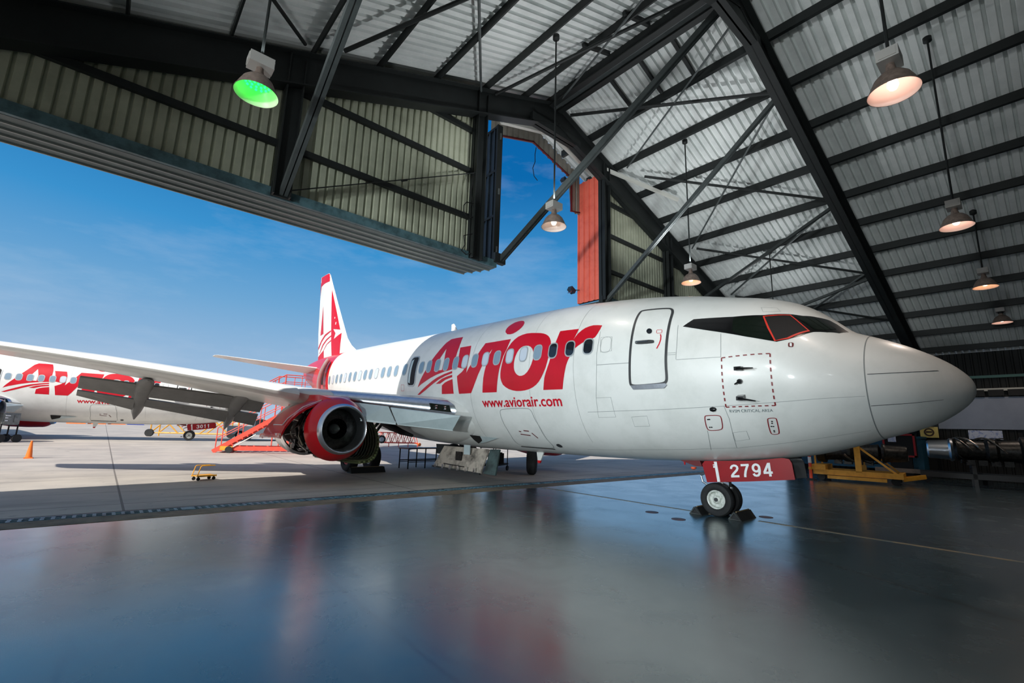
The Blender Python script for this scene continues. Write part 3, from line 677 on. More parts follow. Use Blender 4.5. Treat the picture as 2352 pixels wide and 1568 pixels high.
# ---- landing gear
def wheel(c,r,w,rimr,par,rimm,dish=1):
    mb=MB(); h=w/2
    mb.lathe([(-h*.6,rimr),(-h*.85,rimr+.03),(-h,r*.78),(-h*.86,r*.93),(-h*.5,r),(h*.5,r),(h*.86,r*.93),(h,r*.78),(h*.85,rimr+.03),(h*.6,rimr)],c,'y',36); mb.build('tyre',rubber,par,True,40)
    for s in(1,-1):
        mb=MB(); mb.lathe([(s*h*.62,rimr+.005),(s*h*.72,rimr),(s*h*.66,rimr*.86),(s*h*.2,rimr*.78),(s*h*.15,rimr*.5),(s*h*.5,rimr*.36),(s*h*.6,rimr*.2),(s*h*.6,0)],c,'y',28); mb.build('wheel_rim',rimm,par,True,30)
rimw=mat('rim_white',(214,218,212),.4,noise=(20,(150,160,150),(.45,.7)))
rimr_=mat('rim_red',(190,40,36),.45,noise=(10,(220,200,190),(.55,.75)))
mb=MB(); mb.tube([(4.15,0,.36),(4.12,0,.62),(4.06,0,1.2)],[.06,.07,.085],16); ng=mb.build('nose_gear',mat('gear_white',(196,200,198),.4),air,True)
for s in (1,-1): wheel((4.15,.2*s,.343),.343,.2,.19,ng,rimw)
mb=MB(); mb.tube([(4.15,-.28,.343),(4.15,.28,.343)],.04,12); mb.build('axle',darkgrey,ng)
mb=MB(); mb.tube([(4.32,.06,.9),(4.55,.06,.8),(4.52,.05,.66),(4.33,.04,.56)],.022,8); mb.tube([(4.5,.06,.86),(4.2,.05,.95)],.02,8); mb.build('torque_link',silver,ng)
mb=MB(); mb.box((3.98,.06,.66),(.12,.14,.1)); mb.lathe([(0,.045),(.02,.05),(.03,.0)],(3.86,.12,.6),'x',14); mb.build('taxi_light',chrome,ng)
def ngdoor(s):
    y=.35*s; pts=[(4.36,1.06),(4.30,1.13),(3.4,1.19),(2.78,1.285),(2.66,1.27),(2.62,1.2),(2.585,.90),(3.4,.79),(4.27,.69)]
    mb=MB(); mb.prism([(x,y,z) for x,z in pts],(0,.03*s,0)); return mb.build('nose_gear_door',deepred if s>0 else darkgrey,air)
ngd=ngdoor(1); ngdoor(-1)
mb=MB(); mb.prism([(4.10,.384,1.128),(4.04,.384,1.13),(3.985,.384,.728),(4.045,.384,.72)],(0,.006,0)); mb.box((4.073,.388,1.02),(.09,.01,.035)); mb.box((4.078,.388,1.06),(.09,.01,.02)); mb.build('white_band',numwhite,ngd)
digits('door_number','2794',(3.755,.386,.835),(-.80,0,.093),(0.02,0,.255),numwhite,ngd)
mb=MB(); mb.prism([(4.9,.3,1.10),(4.45,.3,1.13),(4.4,.3,1.0),(4.55,.3,1.0)],(0,-.5,0)); mb.build('gear_bay_flap',maroon,air)
mb=MB(); mb.lathe([(0,.0),(0,.06),(-.04,.055),(-.07,.0)],(4.62,.25,.98),'z',14); mb.build('beacon_light',mat('beacon',(236,96,60),.3),air,True)
for s in (1,-1):
    mb=MB(); mb.tube([(16.6,2.34*s,.5),(16.6,2.36*s,1.2),(16.6,2.6*s,2.3)],[.09,.11,.12],14); mg=mb.build('main_gear',darkgrey,air,True)
    for d,m in ((.43,rimr_),(-.43,rimw)): wheel((16.55,(2.34+d*1)*s,.5),.5,.36,.25,mg,m)
    mb=MB(); mb.tube([(16.6,2.6*s,.9),(16.6,1.5*s,2.0)],.06,8); mb.build('side_brace',darkgrey,mg)
    mb=MB(); mb.tube([(16.55,1.8*s,.5),(16.55,2.88*s,.5)],.06,12); mb.build('axle',darkgrey,mg)
mb=MB(); mb.tube([(15.3,2.2,1.95),(15.25,2.2,1.76),(14.7,2.2,1.66),(14.0,2.2,1.5),(13.4,2.1,1.38)],[.1,.12,.13,.1,.05],10); mb.tube([(15.3,2.2,1.79),(16.06,2.2,1.25)],.05,8); mb.tube([(14.0,3.75,2.1),(14.1,3.8,1.5)],.05,8); mb.tube([(15.3,2.2,1.95),(14.4,2.9,2.0),(14.0,3.75,2.1)],.04,8); mb.build('flap_drive_strut',dark_m,air)
# air conditioning bay doors hanging open under the belly
bay=plate((13.25,.9,1.06),(10.86,.9,1.06),(10.97,1.12,.33),(13.55,1.12,.37),.05,'bay_door',soot)
mb=MB(); mb.bar((13.56,1.13,.37),(10.97,1.13,.32),.06,.05); mb.build('bay_door_edge',darkgrey,bay)
for i in range(6):
    mb=MB(); x=13.3-.42*i; mb.box((x,1.17,.42),(.07,.06,.12)); mb.box((x,1.19,.36),(.10,.04,.03)); mb.build('latch',chrome,bay)
mb=MB(); mb.box((12.2,1.04,.78),(.3,.05,.28)); mb.build('vent_box',core,bay)
mb=MB(); mb.bar((12.9,1.13,.50),(11.8,1.13,.47),.03,.03); mb.build('stay_rod',black,bay)
mb=MB(); mb.box((11.75,1.06,1.0),(.3,.03,.3)); mb.build('hinge_plate',paleblue,bay)
plate((10.80,.9,1.06),(10.36,.9,1.08),(10.32,1.08,.33),(10.84,1.10,.34),.05,'bay_door',mat('bay_teal',(74,92,92),.5,noise=(3,(40,48,48),(.4,.7))))
plate((13.9,.8,1.1),(13.5,.5,1.1),(13.4,.7,.78),(13.6,.95,.8),.03,'bay_door',darkgrey)
# ------------------------------------------------------------------ floor, apron, hangar
XA,ZA,SL=10.5,13.05,.37
XL,XR=-9.5,30.5
YB=-16.0; YF=10.4; YO=11.5
def apz(y): return max(0,(y-20)*.011)
def rz(x,off=0): return ZA-SL*abs(x-XA)+off
def floor_mat():
    m=bpy.data.materials.new('hangar_floor'); m.use_nodes=True; nt=m.node_tree; b=nt.nodes['Principled BSDF']; N=nt.nodes.new; L=nt.links.new
    tc=N('ShaderNodeTexCoord'); mp=N('ShaderNodeMapping'); L(tc.outputs['Object'],mp.inputs['Vector'])
    def noise(sc,det=6,ro=.6,vec=None,dist=0):
        n=N('ShaderNodeTexNoise'); n.inputs['Scale'].default_value=sc; n.inputs['Detail'].default_value=det; n.inputs['Roughness'].default_value=ro; n.inputs['Distortion'].default_value=dist
        L(vec or tc.outputs['Object'],n.inputs['Vector']); return n.outputs['Fac']
    def ramp(f,els):
        r=N('ShaderNodeValToRGB'); e=r.color_ramp.elements
        e[0].position,e[0].color=els[0][0],rgb(*els[0][1]); e[1].position,e[1].color=els[1][0],rgb(*els[1][1])
        for p,c in els[2:]: x=e.new(p); x.color=rgb(*c)
        L(f,r.inputs['Fac']); return r.outputs['Color']
    def mix(f,a,c,mode='MIX'):
        x=N('ShaderNodeMix'); x.data_type='RGBA'; x.blend_type=mode
        if isinstance(f,float): x.inputs[0].default_value=f
        else: L(f,x.inputs[0])
        for i,v in ((6,a),(7,c)):
            if isinstance(v,tuple): x.inputs[i].default_value=v
            else: L(v,x.inputs[i])
        return x.outputs[2]
    base=ramp(noise(.35),[(.35,(52,74,82)),(.65,(70,92,98))])
    mp.inputs['Scale'].default_value=(1,.25,1); mp.inputs['Rotation'].default_value=(0,0,.5)
    scuff=ramp(noise(3.2,8,.7,mp.outputs['Vector'],.6),[(.56,(0,0,0)),(.72,(255,255,255))])
    base=mix(scuff,base,rgb(50,62,66))
    spots=ramp(noise(5.5,3,.5),[(.63,(0,0,0)),(.67,(255,255,255))])
    patch=ramp(noise(.22,2),[(.5,(0,0,0)),(.62,(255,255,255))])
    sp=mix(spots,rgb(0,0,0),patch); base=mix(sp,base,rgb(44,48,48))
    v=N('ShaderNodeTexVoronoi'); v.feature='DISTANCE_TO_EDGE'; v.inputs['Scale'].default_value=.12
    nz=N('ShaderNodeTexNoise'); nz.inputs['Scale'].default_value=.7; L(tc.outputs['Object'],nz.inputs['Vector'])
    vm=N('ShaderNodeMix'); vm.data_type='RGBA'; vm.inputs[0].default_value=.1; L(tc.outputs['Object'],vm.inputs[6]); L(nz.outputs['Color'],vm.inputs[7]); L(vm.outputs[2],v.inputs['Vector'])
    cr=ramp(v.outputs['Distance'],[(.0,(255,255,255)),(.0035,(0,0,0))]); base=mix(cr,base,rgb(52,60,60))
    L(base,b.inputs['Base Color'])
    rr=N('ShaderNodeMapRange'); L(noise(1.1,7,.65,None,.4),rr.inputs['Value']); rr.inputs['From Min'].default_value=.3; rr.inputs['From Max'].default_value=.7; rr.inputs['To Min'].default_value=.14; rr.inputs['To Max'].default_value=.34
    L(rr.outputs['Result'],b.inputs['Roughness']); b.inputs['Specular IOR Level'].default_value=.4
    bp=N('ShaderNodeBump'); bp.inputs['Strength'].default_value=.12; bp.inputs['Distance'].default_value=.02; L(noise(2.2,5,.6,mp.outputs['Vector']),bp.inputs['Height']); L(bp.outputs['Normal'],b.inputs['Normal'])
    b.inputs['Coat Weight'].default_value=.9; b.inputs['Coat Roughness'].default_value=.23; b.inputs['Coat IOR'].default_value=1.6
    return m
def apron_mat():
    m=bpy.data.materials.new('apron_concrete'); m.use_nodes=True; nt=m.node_tree; b=nt.nodes['Principled BSDF']; N=nt.nodes.new; L=nt.links.new
    tc=N('ShaderNodeTexCoord')
    def noise(sc,det=6,ro=.6,vec=None):
        n=N('ShaderNodeTexNoise'); n.inputs['Scale'].default_value=sc; n.inputs['Detail'].default_value=det; n.inputs['Roughness'].default_value=ro; L(vec or tc.outputs['Object'],n.inputs['Vector']); return n.outputs['Fac']
    def ramp(f,a,c,p0,p1):
        r=N('ShaderNodeValToRGB'); e=r.color_ramp.elements; e[0].position,e[0].color=p0,rgb(*a); e[1].position,e[1].color=p1,rgb(*c); L(f,r.inputs['Fac']); return r.outputs['Color']
    def mix(f,a,c):
        x=N('ShaderNodeMix'); x.data_type='RGBA'; L(f,x.inputs[0]); L(a,x.inputs[6])
        if isinstance(c,tuple): x.inputs[7].default_value=c
        else: L(c,x.inputs[7])
        return x.outputs[2]
    base=ramp(noise(.5),(186,178,168),(160,154,148),.35,.7)
    base=mix(ramp(noise(2.6,8,.7),(0,0,0),(255,255,255),.6,.8),base,rgb(112,108,106))
    mp=N('ShaderNodeMapping'); L(tc.outputs['Object'],mp.inputs['Vector']); mp.inputs['Scale'].default_value=(.15,1.2,1)
    base=mix(ramp(noise(1.0,5,.6,mp.outputs['Vector']),(0,0,0),(255,255,255),.55,.75),base,rgb(128,122,116))
    br=N('ShaderNodeTexBrick'); br.offset=0; br.inputs['Scale'].default_value=1; br.inputs['Brick Width'].default_value=6.1; br.inputs['Row Height'].default_value=6.1; br.inputs['Mortar Size'].default_value=.022; br.inputs['Mortar Smooth'].default_value=.1
    br.inputs['Color1'].default_value=(0,0,0,1); br.inputs['Color2'].default_value=(0,0,0,1); br.inputs['Mortar'].default_value=(1,1,1,1)
    mb2=N('ShaderNodeMapping'); mb2.inputs['Location'].default_value=(-.55,-.2,0); L(tc.outputs['Object'],mb2.inputs['Vector']); L(mb2.outputs['Vector'],br.inputs['Vector'])
    base=mix(br.outputs['Color'],base,rgb(116,110,104))
    L(base,b.inputs['Base Color']); b.inputs['Roughness'].default_value=.75
    return m
mb=MB(); mb.b2(XL,XR,YB,YF-.02,-.3,0); fl=struct(mb.build('floor',floor_mat()))
mb=MB(); mb.b2(-160,200,YO+.0,20,-.3,0); mb.add([(-160,20,0),(200,20,0),(200,230,apz(230)),(-160,230,apz(230))],[(0,1,2,3)]); mb.b2(-160,XL-.0,-60,YO,-.3,0); mb.b2(XR,200,-60,YO,-.3,0); mb.b2(XL,XR,-60,YB,-.3,0); gr=struct(mb.build('floor_apron',apron_mat())); gr.name='floor'
sill=mat('sill_concrete',(132,118,98),.8,noise=(3,(96,84,70),(.4,.7)))
mb=MB(); mb.b2(XL,XR,YF+.03,YF+.62,-.3,-.0); struct(mb.build('trim_1',sill))
mb=MB(); mb.b2(XL,XR,YF-.02,YF+.03,-.3,-.03); mb.b2(XL,XR,YF+.62,YF+.68,-.3,-.02); mb.b2(XL,XR,YF+.98,YO,-.3,-.002); struct(mb.build('trim_2',darkgrey))
dg=thing('drain_grate','long steel drain grating let into the hangar threshold','grate',(0,YF+.83,0))
mb=MB(); mb.b2(XL,XR,-.15,.15,-.3,-.08); mb.build('channel',dark_m,dg)
gm=mat('grate_blue',(116,156,172),.45,.3,noise=(5,(60,86,98),(.4,.65)))
mb=MB(); mb.b2(XL,XR,-.16,-.13,-.1,0); mb.b2(XL,XR,.12,.15,-.1,0); mb.b2(XL,XR,-.02,.02,-.1,0)
x=XL
while x<XR: mb.b2(x,x+.05,-.13,.12,-.06,-.001); x+=.13
x=XL+1.9
while x<XR: mb.b2(x,x+.22,-.15,.15,-.05,.004); x+=3.0
mb.build('bars',gm,dg)
# faded guide line and floor markings
mb=MB(); mb.b2(10.28,10.38,-8,4.2,.0,.003); mb.b2(10.2,10.3,4.9,YF-.1,.0,.003); struct(mb.build('trim_3',mat('guide_line',(160,142,112),.5,noise=(4,(112,122,118),(.45,.62)))))
fp=mat('floor_plate',(96,52,46),.5,noise=(9,(60,44,42),(.4,.6)))
for i,(x,y) in enumerate(((9.03,5.22),(10.95,4.3),(9.3,6.0))):
    mb=MB(); mb.lathe([(0,.14),(.006,.135),(.006,.0)],(x,y,0),'z',18); o=mb.build('floor_socket',fp); tag(o,('rusty round floor cover left of the nose wheel','rusty floor cover right of the nose wheel','small rusty floor cover behind the nose wheel')[i],'floor cover','covers in the hangar floor')
# roof sheets: ribs run down the slope
def rib(u,p,d):
    t=(u%p)/p
    return 0 if t<.58 else (d*(t-.58)/.1 if t<.68 else (d if t<.9 else d*(1-(t-.9)/.1)))
def ribbed(ups,prof,A,B):
    mb=MB(); n=len(ups); vs=[]
    for u in ups: vs.append(A(u)); 
    for u in ups: vs.append(B(u))
    mb.add(vs,[(i,i+1,n+i+1,n+i) for i in range(n-1)]); return mb
def us(a,b,p):
    out=[];k=math.floor(a/p)
    while k*p<b:
        for t in (0,.58,.68,.9):
            u=(k+t)*p
            if a<=u<=b: out.append(u)
        k+=1
    return [a]+out+[b]
U=us(YB,YO+.3,.235)
for i,(x0,x1) in enumerate(((XA,XR+.5),(XA,XL-.5))):
    mb=ribbed(U,None,lambda u:(x0,u,ZA+.2+rib(u,.235,.10)),lambda u:(x1,u,rz(x1,.2)+rib(u,.235,.10)))
    struct(mb.build('ceiling',sheet_roof,flip=False))
# walls
PZ=6.4
W=us(XL,7.42,.19)
mb=ribbed(W,None,lambda u:(u,YF+.12+rib(u,.19,.05),PZ),lambda u:(u,YF+.12+rib(u,.19,.05),rz(u,.2))); struct(mb.build('wall_front',sheet_wall,flip=False))
W=us(13.25,XR,.19)
mb=ribbed(W,None,lambda u:(u,YF+.12+rib(u,.19,.05),PZ),lambda u:(u,YF+.12+rib(u,.19,.05),rz(u,.2))); struct(mb.build('wall_front',sheet_wall,flip=False))
# header over the fin slot, outer plane
W=us(8.6,13.15,.26)
def hz(x): return min(11.66+(x-9.1)*.31,12.1) if x<10.56 else (12.1-(x-10.56)*.31 if x<12.62 else 10.1)
mb=ribbed(W,None,lambda u:(u,11.42+rib(u,.26,.05),hz(u)),lambda u:(u,11.42+rib(u,.26,.05),max(rz(u,-.25),hz(u)+.2))); struct(mb.build('wall_front',mat('header_sheet',(150,146,136),.6,noise=(1.2,(120,116,108),(.4,.7))),flip=False))
mb=MB(); mb.bar((12.64,11.4,10.1),(12.64,11.4,11.5),.05,.06); mb.bar((8.6,11.4,11.5),(10.56,11.4,12.1),.06,.05); mb.bar((10.56,11.4,12.1),(12.62,11.4,11.5),.06,.05); mb.bar((12.6,11.4,10.08),(13.15,11.4,10.2),.04,.04); struct(mb.build('trim_4',maroon))
# side walls
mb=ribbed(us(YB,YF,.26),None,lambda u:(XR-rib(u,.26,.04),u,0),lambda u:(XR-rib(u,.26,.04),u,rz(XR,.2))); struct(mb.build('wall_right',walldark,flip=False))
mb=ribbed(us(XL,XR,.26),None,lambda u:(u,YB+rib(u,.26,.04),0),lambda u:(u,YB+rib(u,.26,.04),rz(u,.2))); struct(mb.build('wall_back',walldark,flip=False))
mb=MB(); mb.b2(XR-.1,XR-.06,-12,8,2.3,3.75); struct(mb.build('trim_5',wallwhite))
mb=MB(); mb.b2(XR-.16,XR-.06,-12,YF-.2,4.62,4.74); struct(mb.build('trim_6',mat('teal_line',(70,120,112),.5)))
mb=MB(); mb.b2(XR-.22,XR-.1,-12,8,4.02,4.14); struct(mb.build('trim_7',mat('pale_trim',(196,196,186),.5)))
mb=MB()
y=-12
while y<8: mb.box((XR-.16,y,3.93),(.14,.5,.28)); y+=.62
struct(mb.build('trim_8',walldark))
NT=[9]
def trim(mb,m,smooth=False):
    o=mb.build('trim_%d'%NT[0],m,None,smooth); NT[0]+=1; return struct(o)
# frames: tapered rafters parallel to the door
for Y in (YF-.15,4.05,-2.3,-8.65):
    for s in (1,-1):
        xe=XR if s>0 else XL
        mb=MB(); a=Vector((XA,Y,rz(XA,-.52))); b=Vector((xe,Y,rz(xe,-.52)))
        mb.ibeam(a,b,.34,.8,.03); trim(mb,steel)
        mb=MB(); mb.ibeam((xe-.3*s,Y,0),(xe-.3*s,Y,rz(xe,-.2)),.4,.6,.03,(0,1,0)); trim(mb,steel)
    mb=MB(); mb.bar((XA-1.2,Y,rz(XA,-1.15)),(XA+1.2,Y,rz(XA,-1.15)),.3,.3); mb.b2(XA-1.0,XA+1.0,Y-.02,Y+.02,rz(XA,-1.3),rz(XA,-.5)); trim(mb,steel)
# purlins
for x in (10.72,12.28,13.8,15.4,17.0,18.6,20.1,21.7,23.3,24.9,26.5,28.1,29.7, 10.28,9.1,7.48,5.78,4.1,2.5,.9,-.7,-2.3,-3.9,-5.5,-7.1,-8.7):
    mb=MB(); z=rz(x,.1); sg=1 if x>XA else -1; big=abs(x-XA)<.4
    mb.b2(x-.02,x+.02,YB,YO+.1,z-.14,z+.1); mb.b2(x-.02,x+.09 if sg>0 else x+.02,YB,YO+.1,z-.16,z-.14)
    if big: mb.b2(x-.1,x+.1,YB,YO+.1,z-.3,z-.26)
    trim(mb,steel)
mb=MB(); mb.b2(XA-.24,XA+.24,YB,YO,rz(XA,-.14),rz(XA,-.1)); trim(mb,steel_lt)
# wind bracing under the roof
def roofp(x,y,off=-.16): return (x,y,rz(x,off))
BR=[(7.8,10.2,10.1,4.1,.05,0),(10.52,10.3,8.1,4.2,.03,1),(11.03,10.0,13.64,4.4,.055,0),(13.83,9.62,11.34,4.5,.03,1),(14.48,9.29,18.39,4.28,.05,0),(18.78,9.72,13.96,4.41,.03,1),
(18.85,9.55,22.92,4.13,.05,0),(22.41,9.7,18.55,4.19,.04,1),(3.01,9.71,6.5,4.2,.05,0),(4.82,7.03,7.23,10.18,.035,1),(1.25,8.63,2.19,9.77,.04,0),(-2,10,2.2,4.2,.05,0),(22.6,9.6,26.5,4.2,.05,0),(26.6,9.6,22.6,4.2,.04,1)]
for x0,y0,x1,y1,r,lt in BR:
    mb=MB(); mb.tube([roofp(x0,y0),roofp(x1,y1)],r,8); trim(mb,steel_lt if lt else steel)
mb=MB(); mb.bar((13.39,10.3,11.7),(15.93,8.72,10.75),.1,.12); trim(mb,whitebeam)
# struts from the door head up to the next frame
for p0,p1,m,w in (((8.28,10.35,6.62),(10.3,4.2,12.35),strut_dark,.15),((13.3,10.35,6.35),(13.4,4.2,11.3),steel_lt,.12),((2.21,10.35,6.5),(1.9,4.2,9.2),steel_lt,.16),((17.75,10.35,6.4),(18.3,4.2,9.7),strut_dark,.1),((22.3,10.35,6.4),(22.6,4.2,8.1),strut_dark,.1)):
    mb=MB(); mb.bar(p0,p1,w*.45,w); mb.bar(Vector(p0)+Vector((w*.6,0,0)),Vector(p1)+Vector((w*.6,0,0)),w*.45,w); trim(mb,m)
    mb=MB(); mb.box(Vector(p0)+Vector((0,.0,.05)),(.4,.16,.3)); trim(mb,steel)
# ridge vents
for x,y,dx in ((11.2,7.0,1.3),):
    for k in range(3):
        mb=MB(); yy=6.0+1.1*k; mb.bar((10.75,yy,rz(10.75,.12)),(12.2,yy,rz(12.2,.12)),.09,.1); trim(mb,steel)
for yy in (6.2,7.6):
    mb=MB(); mb.bar((10.1,yy,rz(10.1,.12)),(8.9,yy,rz(8.9,.12)),.09,.1); trim(mb,steel)
# door head: girts, posts and the four sliding-door tracks
for z in (7.68,9.13,10.45):
    for x0,x1 in ((XL,7.3),(13.4,XR)):
        xm0=x0; xm1=x1
        lim=(ZA-z-.3)/SL
        xm0=max(x0,XA-lim); xm1=min(x1,XA+lim)
        if xm1-xm0<.5: continue
        mb=MB(); mb.b2(xm0,xm1,YF+.0,YF+.1,z-.07,z+.07); trim(mb,steel)
for x in (-4.6,2.2,7.35,13.3,17.7,23.4):
    mb=MB(); mb.ibeam((x,YF-.1,PZ),(x,YF-.1,rz(x,-.2)),.3,.36,.03,(1,0,0)); trim(mb,steel)
for x0,x1 in ((XL,8.2),(13.2,XR)):
    mb=MB(); mb.b2(x0,x1,YF-.06,YF+.02,PZ-.02,PZ+.2); trim(mb,teal)
    for k in range(4):
        e=.12*k; y=YF+.04+.27*k
        mb=MB(); mb.b2(x0,x1-e if x0<0 else x1,y,y+.25,PZ-.02,PZ+.02); trim(mb,track)
        mb=MB(); mb.b2(x0,x1-e if x0<0 else x1,y+.235,y+.262,PZ-.05,PZ-.02); trim(mb,trackline)
# tie rod with its turnbuckle across the panel
mb=MB(); mb.tube([(2.3,10.2,6.55),(7.2,10.2,8.98)],.014,6); mb.tube([(4.9,10.2,7.82),(5.05,10.2,7.9)],.03,6); trim(mb,steel)
# loose cables
def cable(pts,name,label,r=.014):
    mb=MB(); mb.tube(pts,r,6); return tag(mb.build(name,dark_m,None,True),label,'cable')
cable([(7.15,10.25,9.0),(7.1,10.2,8.6),(7.05,10.2,8.3),(7.15,10.2,8.0)]+[(7.02+.2*math.cos(a*.7),10.2,7.75+.24*math.sin(a*.7)) for a in range(2,20)],'coiled_cable','coil of black cable hanging from the girt beside the fin slot')
cable([(7.2,10.2,7.1),(6.9,10.22,6.95),(6.95,10.22,6.7),(6.85,10.22,6.5),(7.0,10.22,6.42),(7.15,10.2,6.5)],'loose_cable','loose black cable low on the sheet wall left of the fin slot')
cable([(10.75,11.45,12.0),(10.7,11.45,11.7),(10.72,11.46,11.4),(10.6,11.45,11.1),(10.68,11.45,10.8),(10.85,11.45,10.7)],'dangling_wire','thin wire dangling in the sky below the slot header')
# hinged leaves of the fin slot
def leaf(name,label,x,m,y0,y1,z0,z1,back):
    t=thing(name,label,'door leaf',(x,y0,z0)); L=y1-y0; H=z1-z0
    mb=MB(); u=us(0,L,.26); n=len(u); vs=[(-.02-rib(a,.26,.05),a,0) for a in u]+[(-.02-rib(a,.26,.05),a,H) for a in u]+[(.06,a,0) for a in u]+[(.06,a,H) for a in u]
    mb.add(vs,[(i,i+1,n+i+1,n+i) for i in range(n-1)]+[(2*n+i,3*n+i,3*n+i+1,2*n+i+1) for i in range(n-1)]+[(0,n,3*n,2*n),(n-1,3*n-1,4*n-1,2*n-1)])
    mb.build('sheet',m,t)
    mb=MB()
    for y in (.03,L-.03): mb.b2(.0 if not back else -.1,.1,y-.04,y+.04,0,H)
    for z in (0.04,H*.33,H*.66,H-.04): mb.b2(.0 if not back else -.08,.1,0,L,z-.04,z+.04)
    mb.build('leaf_frame',steel,t)
    for z in (.4,H*.5,H-.4):
        mb=MB(); mb.tube([(0,-.03,z-.1),(0,-.03,z+.1)],.03,8); mb.build('hinge',steel_lt,t)
    return t
leaf('slot_door_leaf','tall red corrugated door leaf folded outward on the right of the fin slot',13.2,doorred,10.5,11.5,6.48,11.45,False)
leaf('slot_door_leaf','tall navy framed door leaf folded outward on the left of the fin slot',8.28,navy,10.5,11.55,6.6,11.2,True)
# white rails and floodlights at the gable
mb=MB(); mb.bar((8.7,11.0,11.86),(11.6,11.0,12.68),.14,.2); trim(mb,whitebeam)
mb=MB(); mb.bar((11.15,11.0,12.58),(13.95,11.0,11.74),.16,.26); trim(mb,whitebeam)
for i,(x,z,lab) in enumerate(((12.45,11.3,'small floodlight under the right end of the slot header'),(12.9,6.95,'small floodlight low beside the red door leaf'))):
    t=thing('floodlight',lab,'floodlight',(x,11.5,z),0,'floodlights outside the fin slot')
    mb=MB(); mb.box((-.1,0,0),(.26,.2,.16),Matrix.Rotation(.5,3,'Y')); mb.build('housing',navy,t)
    mb=MB(); mb.bar((0,0,.02),(.22,-.1,.05),.03,.03); mb.build('bracket',steel_lt,t)
    mb=MB(); mb.box((-.2,0,-.08),(.02,.16,.12),Matrix.Rotation(.5,3,'Y')); mb.build('lens',chrome,t)
# ------------------------------------------------------------------ pendant lamps
LAMPS=[]
def lamp(label,x,y,zr,ztop,bulb,green=False,tilt=0):
    t=thing('pendant_lamp',label,'lamp',(x,y,zr),0,'high bay lamps on long rods')
    mb=MB(); mb.tube([(0,0,.62),(0,0,ztop-zr)],.022,8); mb.build('rod',steel,t)
    mb=MB(); mb.lathe([(0,.02),(.05,.09),(.16,.09),(.2,.03)],(0,0,ztop-zr-.1),'z',14); mb.build('ceiling_hook',steel,t,True)
    bx=MB(); bx.box((0,0,.53),(.34,.26,.17)); 
    for k in(-1,1): bx.box((.172*k,0,.53),(.02,.2,.12))
    bx.box((0,0,.625),(.12,.12,.04)); bx.build('ballast_box',lamp_box,t)
    mb=MB(); mb.lathe([(.45,.05),(.38,.06),(.33,.075),(.29,.085)],(0,0,0),'z',16); mb.build('neck',lamp_out,t,True)
    mb=MB(); mb.lathe([(.30,.08),(.27,.15),(.2,.215),(.1,.262),(.02,.295),(.0,.31),(-.012,.312)],(0,0,0),'z',40); sh=mb.build('reflector',lamp_out,t,True,70)
    mb=MB(); mb.lathe([(-.01,.306),(.02,.285),(.1,.25),(.2,.2),(.265,.135),(.285,.0)],(0,0,0),'z',40); mb.build('reflector_lining',lamp_in,sh,True,70,flip=False)
    if green:
        k=0
        for ring,r,n in ((0,.05,5),(1,.11,10),(2,.165,14)):
            for j in range(n):
                a=2*PI*j/n+ring*.3; mb=MB(); mb.lathe([(-.02,.0),(-.014,.014),(0,.02),(.014,.014),(.02,0)],(r*math.cos(a),r*math.sin(a),.22-.25*r),'z',8); mb.build('led_bulb',bulb,t,True)
    else:
        mb=MB(); mb.lathe([(.03,.0),(.045,.045),(.1,.07),(.16,.06),(.22,.035),(.28,.03)],(0,0,0),'z',18); mb.build('bulb',bulb,t,True)
    LAMPS.append((x,y,zr)); return t
lamp('pendant lamp glowing green, in the upper left before the sheet wall',1.08,7.45,6.62,rz(1.08),bulb_g,True)
lamp('dim pendant lamp hanging against the sky of the fin slot',7.74,7.55,6.62,rz(7.74),bulb_d)
lamp('warm lit pendant lamp just above the fuselage behind the cockpit',14.03,7.35,6.6,rz(14.03),bulb_w)
lamp('pendant lamp hidden behind the cockpit roof, only its rod showing',20.42,7.14,6.0,rz(20.42),bulb_d)
lamp('large pinkish lit pendant lamp nearest the upper right corner',7.85,.95,6.55,rz(7.85),bulb_p)
lamp('pinkish pendant lamp second from the upper right corner',14.35,.97,6.6,rz(14.35),bulb_p)
lamp('pale pendant lamp third in the row along the dark right bay',20.9,.98,6.62,rz(20.9),bulb_w)
lamp('smallest pendant lamp, last in the row along the dark right bay',27.0,.96,6.5,rz(27.0),bulb_p)
# ------------------------------------------------------------------ chocks
def chock(label,x,y,rz_,L=.55,big=1.0):
    t=thing('wheel_chock',label,'chock',(x,y,0),rz_,'chocks at the wheels')
    w=.14*big; h=.15*big
    mb=MB(); mb.prism([(-w,-L/2,0),(w,-L/2,0),(w*.25,-L/2,h),(-w*.25,-L/2,h)],(0,L,0)); mb.build('wedge',rubber,t)
    mb=MB(); mb.tube([(-w*.8,-L/2-.012,.015),(w*.8,-L/2-.012,.015),(0,-L/2-.012,h),(-w*.8,-L/2-.012,.015)],.014,6); mb.build('end_loop',steel_lt,t)
    mb=MB(); mb.tube([(w*.1,-L/2+.05,h+.01),(w*.1,L/2-.05,h+.01)],.012,6); mb.build('rope',mat('rope',(150,130,96),.8) if 'rope' not in MATS else 'rope',t)
def acpt(x,y,z=0):
    a=PI/2-ADL; return Vector((AX+x*math.cos(a)-y*math.sin(a),AY+x*math.sin(a)+y*math.cos(a),z))
RA=PI/2-ADL
p=acpt(3.74,.0); chock('black wheel chock in front of the nose wheels, tan rope on top',p.x,p.y,RA+PI,.75)
p=acpt(4.56,.0); chock('black wheel chock behind the nose wheels',p.x,p.y,RA+PI,.75)
p=acpt(15.92,2.36); chock('low black chock in front of the right main wheels',p.x,p.y,RA+PI,1.3,1.3)
